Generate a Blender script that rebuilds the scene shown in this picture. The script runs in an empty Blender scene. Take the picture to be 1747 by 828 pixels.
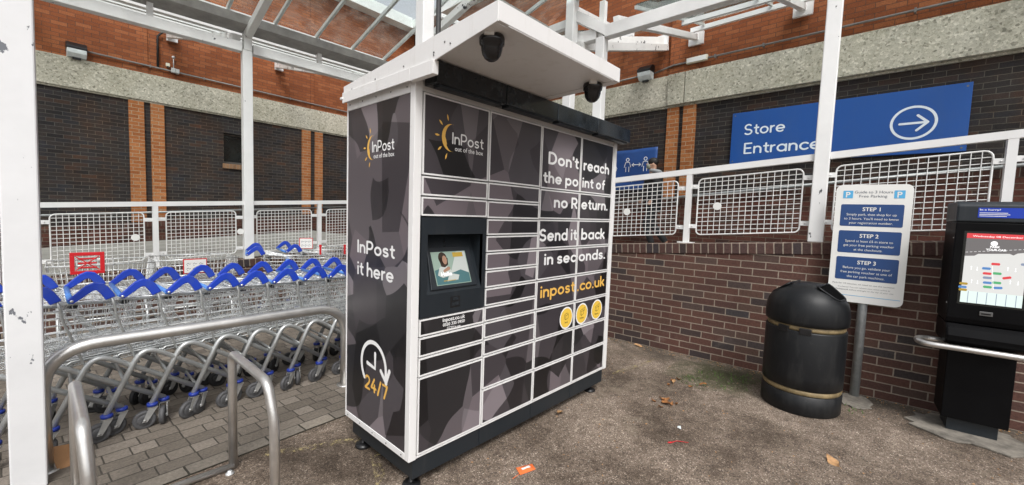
import bpy, bmesh, math, random
from mathutils import Vector, Matrix
random.seed(7)
PI = math.pi
D = bpy.data
scene = bpy.context.scene
col = scene.collection
G = -0.184                      # ground level (z = 0 is the underside of the locker cabinet)

# ------------------------------------------------------------------ materials
def newmat(name):
    m = D.materials.new(name); m.use_nodes = True
    nt = m.node_tree
    return m, nt, nt.nodes['Principled BSDF']

def N(nt, t, **kw):
    n = nt.nodes.new(t)
    for k, v in kw.items():
        if k in n.inputs: n.inputs[k].default_value = v
        else: setattr(n, k, v)
    return n

def L(nt, a, b): nt.links.new(a, b)

def ramp(nt, stops, interp='LINEAR'):
    r = nt.nodes.new('ShaderNodeValToRGB'); cr = r.color_ramp; cr.interpolation = interp
    while len(cr.elements) > 1: cr.elements.remove(cr.elements[-1])
    cr.elements[0].position = stops[0][0]; cr.elements[0].color = (*stops[0][1], 1)
    for p, c in stops[1:]:
        e = cr.elements.new(p); e.color = (*c, 1)
    return r

def mixc(nt, f, a, b, mode='MIX'):
    m = nt.nodes.new('ShaderNodeMix'); m.data_type = 'RGBA'; m.blend_type = mode
    for s, v in ((0, f), (6, a), (7, b)):
        if hasattr(v, 'links'): L(nt, v, m.inputs[s])
        elif isinstance(v, (int, float)): m.inputs[s].default_value = v
        else: m.inputs[s].default_value = (*v, 1)
    return m.outputs[2]

def objco(nt): return N(nt, 'ShaderNodeTexCoord').outputs['Object']

def noise(nt, vec, scale, detail=4, rough=.55):
    n = N(nt, 'ShaderNodeTexNoise'); n.inputs['Scale'].default_value = scale
    n.inputs['Detail'].default_value = detail; n.inputs['Roughness'].default_value = rough
    if vec is not None: L(nt, vec, n.inputs['Vector'])
    return n

def bump(nt, h, strength, dist, b):
    n = N(nt, 'ShaderNodeBump'); n.inputs['Strength'].default_value = strength; n.inputs['Distance'].default_value = dist
    L(nt, h, n.inputs['Height']); L(nt, n.outputs[0], b.inputs['Normal'])

def simple(name, c, rough=.5, metal=0., var=.12, vscale=6., bmp=0., bscale=60., spec=.5):
    m, nt, b = newmat(name)
    b.inputs['Roughness'].default_value = rough; b.inputs['Metallic'].default_value = metal
    b.inputs['Specular IOR Level'].default_value = spec
    v = objco(nt)
    n = noise(nt, v, vscale, 6, .65)
    lo = tuple(x * (1 - var) for x in c); hi = tuple(min(1, x * (1 + var)) for x in c)
    r = ramp(nt, [(.3, lo), (.7, hi)]); L(nt, n.outputs['Fac'], r.inputs[0]); L(nt, r.outputs[0], b.inputs['Base Color'])
    rr = N(nt, 'ShaderNodeMapRange'); L(nt, n.outputs['Fac'], rr.inputs[0])
    rr.inputs[3].default_value = max(0.02, rough - .08); rr.inputs[4].default_value = min(1, rough + .08)
    L(nt, rr.outputs[0], b.inputs['Roughness'])
    if bmp:
        n2 = noise(nt, v, bscale, 3); bump(nt, n2.outputs['Fac'], bmp, .01, b)
    return m

def chipped(name, c=(.76, .765, .755), chip=(.05, .055, .06), amount=.73, rough=.42):
    """white paint with grime, and dark flakes where it has come off"""
    m, nt, b = newmat(name); v = objco(nt)
    n = noise(nt, v, 2.2, 6, .6)
    r = ramp(nt, [(.3, tuple(x * .88 for x in c)), (.62, c)]); L(nt, n.outputs['Fac'], r.inputs[0])
    mp = N(nt, 'ShaderNodeMapping'); mp.inputs['Scale'].default_value = (1, 1, .55); L(nt, v, mp.inputs[0])
    f = noise(nt, mp.outputs[0], 13., 5, .6)
    f2 = noise(nt, v, 2.6, 1, .5)
    mul = N(nt, 'ShaderNodeMath', operation='MULTIPLY_ADD'); L(nt, f2.outputs['Fac'], mul.inputs[0]); mul.inputs[1].default_value = .45
    L(nt, f.outputs['Fac'], mul.inputs[2])
    cr = ramp(nt, [(amount + .19, (0, 0, 0)), (amount + .2, (1, 1, 1))]); L(nt, mul.outputs[0], cr.inputs[0])
    rust = noise(nt, v, 31., 4, .7)
    rr = ramp(nt, [(.66, (0, 0, 0)), (.8, (1, 1, 1))]); L(nt, rust.outputs['Fac'], rr.inputs[0])
    c1 = mixc(nt, rr.outputs[0], r.outputs[0], tuple(x * y for x, y in zip(c, (.86, .8, .72))))
    c2 = mixc(nt, cr.outputs[0], c1, chip)
    L(nt, c2, b.inputs['Base Color']); b.inputs['Roughness'].default_value = rough
    inv = N(nt, 'ShaderNodeMath', operation='SUBTRACT'); inv.inputs[0].default_value = 1; L(nt, cr.outputs[0], inv.inputs[1])
    bump(nt, inv.outputs[0], .5, .002, b)
    return m

def planar(nt):
    """object-space (along, up) for any upright or level face"""
    tc = N(nt, 'ShaderNodeTexCoord')
    s = N(nt, 'ShaderNodeSeparateXYZ'); L(nt, tc.outputs['Object'], s.inputs[0])
    n = N(nt, 'ShaderNodeSeparateXYZ'); L(nt, tc.outputs['Normal'], n.inputs[0])
    def gate(o):
        a = N(nt, 'ShaderNodeMath', operation='ABSOLUTE'); L(nt, o, a.inputs[0])
        g = N(nt, 'ShaderNodeMath', operation='GREATER_THAN'); L(nt, a.outputs[0], g.inputs[0]); g.inputs[1].default_value = .7
        return g.outputs[0]
    gx, gz = gate(n.outputs[0]), gate(n.outputs[2])
    def lerp(f, a, b):
        m = N(nt, 'ShaderNodeMix'); m.data_type = 'FLOAT'; L(nt, f, m.inputs[0]); L(nt, a, m.inputs[2]); L(nt, b, m.inputs[3]); return m.outputs[0]
    u = lerp(gx, s.outputs[0], s.outputs[1]); w = lerp(gz, s.outputs[2], s.outputs[1])
    c = N(nt, 'ShaderNodeCombineXYZ'); L(nt, u, c.inputs[0]); L(nt, w, c.inputs[1])
    return c.outputs[0], tc.outputs['Object']

def brick(name, palette, mortar, bw=.225, rh=.075, ms=.005, offset=.5, squash=1., sqf=2, bmp=.6, stain=.25, rough=.85, flat=False, smooth=.15, tint=False, salt=False):
    m, nt, b = newmat(name)
    if flat:
        v3 = objco(nt); uv = v3
    else:
        uv, v3 = planar(nt)
    wob = noise(nt, uv, 9., 3)
    sb = N(nt, 'ShaderNodeVectorMath', operation='SUBTRACT'); L(nt, wob.outputs['Color'], sb.inputs[0]); sb.inputs[1].default_value = (.5, .5, .5)
    sc = N(nt, 'ShaderNodeVectorMath', operation='SCALE'); L(nt, sb.outputs[0], sc.inputs[0]); sc.inputs['Scale'].default_value = .009
    ad = N(nt, 'ShaderNodeVectorMath', operation='ADD'); L(nt, uv, ad.inputs[0]); L(nt, sc.outputs[0], ad.inputs[1])
    t = N(nt, 'ShaderNodeTexBrick'); L(nt, ad.outputs[0], t.inputs['Vector'])
    t.offset = offset; t.squash = squash; t.squash_frequency = sqf
    t.inputs['Color1'].default_value = (0, 0, 0, 1); t.inputs['Color2'].default_value = (1, 1, 1, 1); t.inputs['Mortar'].default_value = (.5, .5, .5, 1)
    t.inputs['Scale'].default_value = 1; t.inputs['Mortar Size'].default_value = ms; t.inputs['Mortar Smooth'].default_value = smooth
    t.inputs['Brick Width'].default_value = bw; t.inputs['Row Height'].default_value = rh
    r = ramp(nt, palette); L(nt, t.outputs['Color'], r.inputs[0])
    fine = noise(nt, v3, 55., 5, .7)
    fr = ramp(nt, [(.25, (.62, .62, .62)), (.75, (1.25, 1.22, 1.2))]); L(nt, fine.outputs['Fac'], fr.inputs[0])
    c = mixc(nt, 1., r.outputs[0], fr.outputs[0], 'MULTIPLY')
    mn = noise(nt, v3, 30., 4); mr = ramp(nt, [(.3, tuple(x * .7 for x in mortar)), (.7, mortar)]); L(nt, mn.outputs['Fac'], mr.inputs[0])
    c = mixc(nt, t.outputs['Fac'], c, mr.outputs[0])
    big = noise(nt, v3, .9, 5, .65)
    br = ramp(nt, [(.3, (1 - stain,) * 3), (.7, (1 + stain * .5,) * 3)]); L(nt, big.outputs['Fac'], br.inputs[0])
    c = mixc(nt, 1., c, br.outputs[0], 'MULTIPLY')
    if salt:
        sn = noise(nt, v3, 2.4, 7, .72); sr = ramp(nt, [(.60, (0, 0, 0)), (.78, (.34, .34, .34))]); L(nt, sn.outputs['Fac'], sr.inputs[0])
        c = mixc(nt, sr.outputs[0], c, (.33, .28, .24))
    if tint:
        tn = noise(nt, v3, 1.7, 4, .6); tr_ = ramp(nt, [(.35, (1.30, 1.0, .82)), (.5, (1, 1, 1)), (.66, (.93, 1.03, 1.16))]); L(nt, tn.outputs['Fac'], tr_.inputs[0])
        c = mixc(nt, 1., c, tr_.outputs[0], 'MULTIPLY')
    L(nt, c, b.inputs['Base Color']); b.inputs['Roughness'].default_value = rough
    b.inputs['Specular IOR Level'].default_value = .3
    h = N(nt, 'ShaderNodeMath', operation='MULTIPLY_ADD'); L(nt, t.outputs['Fac'], h.inputs[0]); h.inputs[1].default_value = -1.; L(nt, fine.outputs['Fac'], h.inputs[2])
    bump(nt, h.outputs[0], bmp, .006, b)
    return m

def emit(name, c, s):
    m, nt, b = newmat(name)
    b.inputs['Base Color'].default_value = (*[x * .3 for x in c], 1); b.inputs['Roughness'].default_value = .12
    b.inputs['Emission Color'].default_value = (*c, 1); b.inputs['Emission Strength'].default_value = s
    return m

def aggregate(name):
    m, nt, b = newmat(name); v = objco(nt)
    vo = N(nt, 'ShaderNodeTexVoronoi'); vo.inputs['Scale'].default_value = 38; L(nt, v, vo.inputs['Vector'])
    sx = N(nt, 'ShaderNodeSeparateColor'); L(nt, vo.outputs['Color'], sx.inputs[0])
    r = ramp(nt, [(0, (.24, .23, .19)), (.12, (.44, .42, .355)), (.6, (.52, .50, .425)), (.85, (.58, .555, .48)), (1, (.72, .69, .61))]); L(nt, sx.outputs[0], r.inputs[0])
    big = noise(nt, v, 1.1, 6, .65)
    br = ramp(nt, [(.3, (.80, .79, .72)), (.65, (1.05, 1.05, 1.03))]); L(nt, big.outputs['Fac'], br.inputs[0])
    c = mixc(nt, 1., r.outputs[0], br.outputs[0], 'MULTIPLY')
    sp = noise(nt, v, 95., 2); s2 = ramp(nt, [(.3, (.45, .45, .42)), (.4, (1, 1, 1))]); L(nt, sp.outputs['Fac'], s2.inputs[0])
    c = mixc(nt, 1., c, s2.outputs[0], 'MULTIPLY')
    L(nt, c, b.inputs['Base Color']); b.inputs['Roughness'].default_value = .9
    bump(nt, vo.outputs['Distance'], .22, .008, b)
    return m

def tarmac(name):
    m, nt, b = newmat(name); v = objco(nt)
    vo = N(nt, 'ShaderNodeTexVoronoi'); vo.inputs['Scale'].default_value = 170; L(nt, v, vo.inputs['Vector'])
    sx = N(nt, 'ShaderNodeSeparateColor'); L(nt, vo.outputs['Color'], sx.inputs[0])
    r = ramp(nt, [(0, (.07, .056, .045)), (.35, (.182, .143, .111)), (.84, (.255, .205, .163)), (.93, (.31, .256, .208)), (1, (.60, .52, .44))]); L(nt, sx.outputs[0], r.inputs[0])
    n1 = noise(nt, v, .95, 9, .66); n1r = ramp(nt, [(.37, (.36, .33, .30)), (.47, (.70, .67, .64)), (.57, (1.2, 1.19, 1.18))]); L(nt, n1.outputs['Fac'], n1r.inputs[0])
    c = mixc(nt, 1., r.outputs[0], n1r.outputs[0], 'MULTIPLY')
    n2 = noise(nt, v, 14., 6, .75); n2r = ramp(nt, [(.33, (.66, .63, .61)), (.55, (1.08, 1.08, 1.08))]); L(nt, n2.outputs['Fac'], n2r.inputs[0])
    c = mixc(nt, 1., c, n2r.outputs[0], 'MULTIPLY')
    # worn yellowish-brown silt
    n3 = noise(nt, v, 2.7, 6, .7); n3r = ramp(nt, [(.58, (0, 0, 0)), (.75, (.55, .55, .55))]); L(nt, n3.outputs['Fac'], n3r.inputs[0])
    c = mixc(nt, n3r.outputs[0], c, (.34, .285, .215))
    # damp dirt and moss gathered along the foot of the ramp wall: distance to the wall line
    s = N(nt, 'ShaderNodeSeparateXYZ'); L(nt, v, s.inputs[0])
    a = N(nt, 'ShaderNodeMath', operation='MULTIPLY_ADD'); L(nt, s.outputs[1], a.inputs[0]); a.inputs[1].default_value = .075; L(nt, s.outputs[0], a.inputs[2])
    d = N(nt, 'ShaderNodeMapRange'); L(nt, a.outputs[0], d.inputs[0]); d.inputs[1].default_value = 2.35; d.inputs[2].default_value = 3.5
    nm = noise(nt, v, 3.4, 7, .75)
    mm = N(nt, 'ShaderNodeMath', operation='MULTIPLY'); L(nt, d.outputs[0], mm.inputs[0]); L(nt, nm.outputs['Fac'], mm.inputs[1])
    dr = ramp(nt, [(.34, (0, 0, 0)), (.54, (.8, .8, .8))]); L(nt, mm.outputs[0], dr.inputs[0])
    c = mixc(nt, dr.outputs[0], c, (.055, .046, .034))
    ng = noise(nt, v, 6.5, 8, .78)
    ds = N(nt, 'ShaderNodeVectorMath', operation='DISTANCE'); L(nt, v, ds.inputs[0]); ds.inputs[1].default_value = (3.12, -.62, G)
    dm = N(nt, 'ShaderNodeMapRange'); L(nt, ds.outputs['Value'], dm.inputs[0]); dm.inputs[1].default_value = .95; dm.inputs[2].default_value = .1
    mg = N(nt, 'ShaderNodeMath', operation='MULTIPLY'); L(nt, dm.outputs[0], mg.inputs[0]); L(nt, ng.outputs['Fac'], mg.inputs[1])
    gr = ramp(nt, [(.27, (0, 0, 0)), (.335, (.35, .35, .35)), (.46, (.85, .85, .85))]); L(nt, mg.outputs[0], gr.inputs[0])
    c = mixc(nt, gr.outputs[0], c, (.045, .050, .019))
    L(nt, c, b.inputs['Base Color'])
    b.inputs['Roughness'].default_value = .82; b.inputs['Specular IOR Level'].default_value = .35
    bump(nt, vo.outputs['Distance'], .8, .006, b)
    return m

def camo(name):
    """printed vinyl: big overlapping curved and straight-sided shapes in three greys"""
    m, nt, b = newmat(name); v = objco(nt)
    s = N(nt, 'ShaderNodeSeparateXYZ'); L(nt, v, s.inputs[0])
    u = N(nt, 'ShaderNodeMath', operation='SUBTRACT'); L(nt, s.outputs[0], u.inputs[0]); L(nt, s.outputs[1], u.inputs[1])
    c = N(nt, 'ShaderNodeCombineXYZ'); L(nt, u.outputs[0], c.inputs[0]); L(nt, s.outputs[2], c.inputs[1])
    p = c.outputs[0]
    wob = noise(nt, p, 2.3, 0)
    sc = N(nt, 'ShaderNodeVectorMath', operation='SCALE'); L(nt, wob.outputs['Color'], sc.inputs[0]); sc.inputs['Scale'].default_value = .34
    ad = N(nt, 'ShaderNodeVectorMath', operation='ADD'); L(nt, p, ad.inputs[0]); L(nt, sc.outputs[0], ad.inputs[1])
    v1 = N(nt, 'ShaderNodeTexVoronoi'); v1.inputs['Scale'].default_value = 3.4; L(nt, ad.outputs[0], v1.inputs['Vector'])
    mp = N(nt, 'ShaderNodeMapping'); mp.inputs['Rotation'].default_value = (0, 0, .5); mp.inputs['Scale'].default_value = (2.6, 1.2, 1); L(nt, p, mp.inputs[0])
    v2 = N(nt, 'ShaderNodeTexVoronoi'); v2.inputs['Scale'].default_value = 1.35; L(nt, mp.outputs[0], v2.inputs['Vector'])
    a = N(nt, 'ShaderNodeSeparateColor'); L(nt, v1.outputs['Color'], a.inputs[0])
    e = N(nt, 'ShaderNodeSeparateColor'); L(nt, v2.outputs['Color'], e.inputs[0])
    r1 = ramp(nt, [(0, (.021, .020, .022)), (.26, (.038, .034, .038)), (.46, (.106, .092, .100)), (.78, (.155, .139, .149))], 'CONSTANT'); L(nt, a.outputs[0], r1.inputs[0])
    r2 = ramp(nt, [(0, (.45, .45, .47)), (.3, (1, 1, 1)), (.72, (1.35, 1.30, 1.31))], 'CONSTANT'); L(nt, e.outputs[0], r2.inputs[0])
    cc = mixc(nt, 1., r1.outputs[0], r2.outputs[0], 'MULTIPLY')
    L(nt, cc, b.inputs['Base Color']); b.inputs['Roughness'].default_value = .30; b.inputs['Specular IOR Level'].default_value = .5
    return m

def glassmat(name, tint=(.955, .975, .97)):
    m, nt, b = newmat(name); out = nt.nodes['Material Output']; v = objco(nt)
    tr = N(nt, 'ShaderNodeBsdfTransparent'); tr.inputs[0].default_value = (*tint, 1)
    gl = N(nt, 'ShaderNodeBsdfGlossy'); gl.inputs['Roughness'].default_value = .03; gl.inputs['Color'].default_value = (.9, .95, .95, 1)
    lw = N(nt, 'ShaderNodeLayerWeight'); lw.inputs['Blend'].default_value = .10
    m1 = N(nt, 'ShaderNodeMixShader'); L(nt, lw.outputs['Fresnel'], m1.inputs[0]); L(nt, tr.outputs[0], m1.inputs[1]); L(nt, gl.outputs[0], m1.inputs[2])
    df = N(nt, 'ShaderNodeBsdfTranslucent'); df.inputs['Color'].default_value = (.62, .62, .55, 1)
    n = noise(nt, v, 3.1, 6, .7); r = ramp(nt, [(.45, (.012, .012, .012)), (.8, (.13, .13, .13))]); L(nt, n.outputs['Fac'], r.inputs[0])
    m2 = N(nt, 'ShaderNodeMixShader'); L(nt, r.outputs[0], m2.inputs[0]); L(nt, m1.outputs[0], m2.inputs[1]); L(nt, df.outputs[0], m2.inputs[2])
    L(nt, m2.outputs[0], out.inputs[0])
    return m

def grimy(name, c, dirt, rough, amt=.5, spec=.5, lo=.55, hi=.8, sc=(9, 9, 1.3), fine=26.):
    """paint or plastic with dried rain streaks and scattered scuffs"""
    m, nt, b = newmat(name); v = objco(nt)
    mp = N(nt, 'ShaderNodeMapping'); mp.inputs['Scale'].default_value = sc; L(nt, v, mp.inputs[0])
    n = noise(nt, mp.outputs[0], 1.6, 7, .68); r = ramp(nt, [(lo, (0, 0, 0)), (hi, (amt,) * 3)]); L(nt, n.outputs['Fac'], r.inputs[0])
    c1 = mixc(nt, r.outputs[0], c, dirt)
    n2 = noise(nt, v, fine, 6, .75); r2 = ramp(nt, [(.60, (0, 0, 0)), (.74, (amt * .8,) * 3)]); L(nt, n2.outputs['Fac'], r2.inputs[0])
    c2 = mixc(nt, r2.outputs[0], c1, dirt)
    L(nt, c2, b.inputs['Base Color']); b.inputs['Specular IOR Level'].default_value = spec
    rr = N(nt, 'ShaderNodeMapRange'); L(nt, n.outputs['Fac'], rr.inputs[0]); rr.inputs[3].default_value = max(.05, rough - .15); rr.inputs[4].default_value = rough + .2; L(nt, rr.outputs[0], b.inputs['Roughness'])
    return m
M = {}
M['white'] = chipped('white_paint', (.84, .845, .835), amount=.78)
M['old_white'] = chipped('flaking_white_paint', (.80, .81, .79), (.04, .045, .05), .70)
M['rail_white'] = chipped('railing_paint', (.80, .80, .79), (.12, .1, .09), .80)
M['wire_white'] = simple('white_plastic_wire', (.76, .76, .745), .45, var=.10)
M['cab_white'] = grimy('cabinet_white', (.77, .765, .755), (.46, .43, .37), .33, .38)
M['cab_grey'] = simple('cabinet_gap', (.20, .20, .20), .5)
M['camo'] = camo('printed_camouflage')
M['anthracite'] = grimy('anthracite_steel', (.014, .019, .024), (.060, .058, .054), .36, .35, .45)
M['anthracite_gloss'] = simple('anthracite_gloss', (.013, .017, .021), .16, var=.75, vscale=9)
M['black'] = simple('black_plastic', (.009, .009, .010), .35, var=.2)
M['dome'] = simple('smoked_dome', (.012, .012, .013), .14, var=.2)
M['black_matt'] = grimy('black_powder', (.0070, .0078, .0090), (.045, .044, .042), .42, .55, .32, .50, .8, (7, 7, 1.6))
M['kiosk_black'] = simple('kiosk_black', (.0035, .0035, .004), .42, var=.2, spec=.10)
M['hole_shade'] = simple('bin_slot_shade', (.002, .002, .002), .9, spec=.05)  # near-black colour carries the shade inside the bin's posting slots
M['rubber'] = simple('rubber', (.075, .075, .078), .6, var=.3, vscale=20)
M['dark_rubber'] = simple('far_wheel_rubber', (.016, .016, .017), .6, var=.3, vscale=20)  # darker rubber for the wheels on the far side
M['text_white'] = simple('white_vinyl', (.84, .84, .83), .45, var=.01)
M['text_yellow'] = simple('yellow_vinyl', (.80, .47, .10), .45, var=.02)
M['yellow'] = simple('yellow_sticker', (.82, .54, .07), .45, var=.02)
M['ink'] = simple('black_ink', (.05, .04, .02), .5, var=.02)
M['screw'] = simple('screw_steel', (.18, .18, .18), .4, .8)
M['galv'] = simple('zinc_wire', (.78, .80, .80), .28, .62, var=.2, vscale=12)
M['chassis'] = simple('zinc_tube', (.50, .515, .51), .36, .55, var=.14, vscale=9)
M['fork'] = simple('dull_zinc_fork', (.40, .40, .39), .42, .5, var=.2, vscale=14)
M['steel'] = simple('brushed_stainless', (.60, .585, .56), .30, .82, var=.18, vscale=5, bmp=.04, bscale=120)
M['galv_pole'] = simple('galvanised_pole', (.42, .45, .46), .45, .55, var=.2, vscale=18)
M['blue'] = grimy('blue_plastic', (.012, .050, .44), (.045, .085, .33), .33, .6, .45, .5, .75, (6, 6, 6))
M['ring_blue'] = simple('ring_blue', (.014, .035, .26), .4, var=.15)
M['pale_blue'] = simple('worn_blue_plastic', (.08, .22, .58), .35, var=.15)
M['red'] = simple('red_plastic', (.55, .012, .018), .35, var=.05)
M['dark_red_brick'] = brick('red_brick', [(0, (.235, .072, .026)), (.35, (.275, .086, .031)), (.7, (.31, .102, .038)), (1, (.36, .130, .052))], (.125, .066, .044), ms=.0045, stain=.20)
M['dark_brick'] = brick('dark_brick', [(0, (.026, .022, .022)), (.3, (.036, .030, .028)), (.6, (.045, .035, .031)), (.85, (.034, .032, .035)), (.97, (.060, .038, .030)), (1, (.085, .046, .030))], (.125, .110, .090), ms=.0042, stain=.35, tint=True)
M['orange_brick'] = brick('orange_brick', [(0, (.34, .115, .036)), (.5, (.43, .155, .052)), (1, (.49, .20, .075))], (.46, .36, .24), bw=.225, ms=.006, stain=.15)
M['brown_brick'] = brick('brown_brick', [(0, (.055, .047, .047)), (.16, (.070, .046, .042)), (.18, (.098, .052, .043)), (.6, (.125, .060, .046)), (.86, (.118, .070, .054)), (1, (.060, .054, .056))], (.38, .315, .25), ms=.0052, stain=.32, salt=True)
M['coping_brick'] = brick('coping_brick', [(0, (.045, .035, .034)), (.3, (.075, .040, .034)), (.7, (.10, .053, .044)), (1, (.04, .037, .042))], (.36, .30, .24), bw=.076, rh=.30, ms=.006, offset=0., stain=.2)
M['plinth_brick'] = brick('plinth_brick', [(0, (.055, .026, .021)), (.5, (.098, .034, .024)), (1, (.12, .048, .034))], (.17, .135, .105), ms=.005, stain=.3)
M['plinth_cap'] = brick('plinth_cap_brick', [(0, (.055, .03, .025)), (.5, (.09, .04, .03)), (1, (.12, .055, .04))], (.2, .17, .14), bw=.076, rh=.30, ms=.005, offset=0.)
M['sill_brick'] = brick('sill_brick', [(0, (.20, .11, .06)), (1, (.34, .20, .11))], (.30, .25, .2), bw=.075, rh=.3, offset=0.)
M['concrete'] = aggregate('exposed_aggregate')
M['slab'] = simple('walkway_concrete', (.30, .295, .27), .9, var=.2, vscale=3, bmp=.2, bscale=80)
M['patch'] = simple('cement_patch', (.19, .172, .145), .9, var=.5, vscale=11, bmp=.5, bscale=50)
M['tarmac'] = tarmac('worn_tarmac')
M['paving'] = brick('block_paving', [(0, (.150, .130, .107)), (.4, (.19, .165, .137)), (.75, (.22, .192, .16)), (1, (.275, .242, .205))], (.075, .066, .054), bw=.20, rh=.118, ms=.0042, squash=.62, sqf=2, offset=.43, flat=True, stain=.3, bmp=.8)
M['paving_edge'] = brick('edge_paving', [(0, (.18, .16, .135)), (.5, (.26, .23, .19)), (1, (.32, .285, .235))], (.045, .04, .03), bw=.215, rh=.5, ms=.006, flat=True, stain=.25)
M['sign_blue'] = grimy('sign_blue', (.008, .082, .345), (.035, .10, .30), .34, .5, .5, .5, .8, (2.2, 2.2, .8))
M['banner_blue'] = simple('banner_blue', (.016, .070, .26), .5, var=.15, vscale=4)
M['panel_blue'] = simple('panel_blue', (.018, .062, .20), .42, var=.05)
M['sky_blue'] = simple('parking_blue', (.10, .42, .72), .42, var=.03)
M['sign_white'] = simple('sign_white', (.80, .80, .77), .38, var=.03, vscale=3)
M['sign_text'] = simple('sign_letter', (.80, .87, .95), .45, var=.01)
M['navy_text'] = simple('navy_letter', (.03, .05, .09), .45, var=.02)
M['grey_text'] = simple('grey_letter', (.22, .22, .23), .45, var=.02)
M['gold'] = simple('gold_band', (.215, .16, .08), .5, .1, var=.45, vscale=16)
M['glass'] = glassmat('roof_glass')
M['gutter'] = simple('gutter_grey', (.33, .325, .31), .6, var=.25, vscale=5)
M['bar'] = simple('aluminium_bar', (.62, .66, .64), .4, .3, var=.15)
M['conduit'] = simple('grey_conduit', (.19, .18, .17), .5, .2, var=.25, vscale=9)
M['cable'] = simple('black_cable', (.018, .018, .018), .6)
M['handrail'] = simple('grey_handrail', (.30, .31, .31), .4, .6, var=.2, vscale=8)
M['lens'] = simple('lamp_lens', (.80, .86, .87), .10, .0, var=.12, vscale=16)
M['cream'] = simple('cream_plastic', (.66, .64, .52), .45, var=.06)
M['grey_box'] = simple('grey_plastic_box', (.45, .46, .45), .5)
M['window_dark'] = simple('dark_window', (.014, .016, .015), .18, var=.3, vscale=4)
M['window_frame'] = simple('window_frame', (.10, .09, .08), .6)
M['cardboard'] = simple('cardboard', (.36, .19, .085), .8, var=.2, vscale=6)
M['leaf'] = simple('dead_leaf', (.27, .115, .035), .75, var=.4, vscale=40)
M['leaf_pale'] = simple('pale_leaf', (.42, .24, .11), .75, var=.3, vscale=40)
M['orange'] = simple('orange_wrapper', (.78, .17, .045), .35, var=.05)
M['litter_white'] = simple('paper_white', (.72, .72, .70), .7, var=.08)
M['green'] = simple('weed_green', (.075, .135, .025), .7, var=.35, vscale=25)
M['skin'] = simple('skin', (.50, .29, .20), .5, var=.06)
M['hair'] = simple('dark_hair', (.012, .009, .008), .6)
M['jacket'] = simple('black_jacket', (.010, .010, .011), .8, var=.2)
M['trousers'] = simple('dark_trousers', (.012, .012, .014), .85)
M['mask'] = simple('green_grey_mask', (.25, .27, .21), .8)
M['hood'] = simple('grey_hood', (.32, .33, .34), .85)
M['fascia_white'] = simple('eaves_white', (.70, .74, .72), .5, var=.1, vscale=2)
M['roof'] = simple('roof_covering', (.12, .12, .12), .85)
# screens
M['scr_pale'] = emit('screen_pale', (0.45, 0.6, 0.5), 0.23)
M['scr_white'] = emit('screen_white', (0.8, 0.85, 0.8), 0.25)
M['scr_teal'] = emit('screen_teal', (0.12, 0.28, 0.3), 0.21)
M['scr_dark'] = emit('screen_dark', (0.07, 0.045, 0.03), 0.17)
M['scr_skin'] = emit('screen_skin', (0.62, 0.36, 0.24), 0.21)
M['scr_yellow'] = emit('screen_yellow', (0.75, 0.5, 0.08), 0.25)
M['scr_red'] = emit('screen_red', (0.72, 0.07, 0.08), 0.6)
M['scr_grey'] = emit('screen_grey', (0.17, 0.16, 0.16), 0.6)
M['scr_beige'] = emit('screen_beige', (0.7, 0.7, 0.68), 0.62)
M['scr_mint'] = emit('screen_mint', (0.74, 0.86, 0.82), 0.62)
M['scr_blue'] = emit('screen_blue', (0.1, 0.25, 0.55), 0.6)
M['scr_green'] = emit('screen_green', (0.1, 0.42, 0.18), 0.6)
M['scr_line'] = emit('screen_line', (0.95, 0.95, 0.95), 0.8)
M['scr_slate'] = emit('screen_slate', (0.25, 0.3, 0.42), 0.6)

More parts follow.
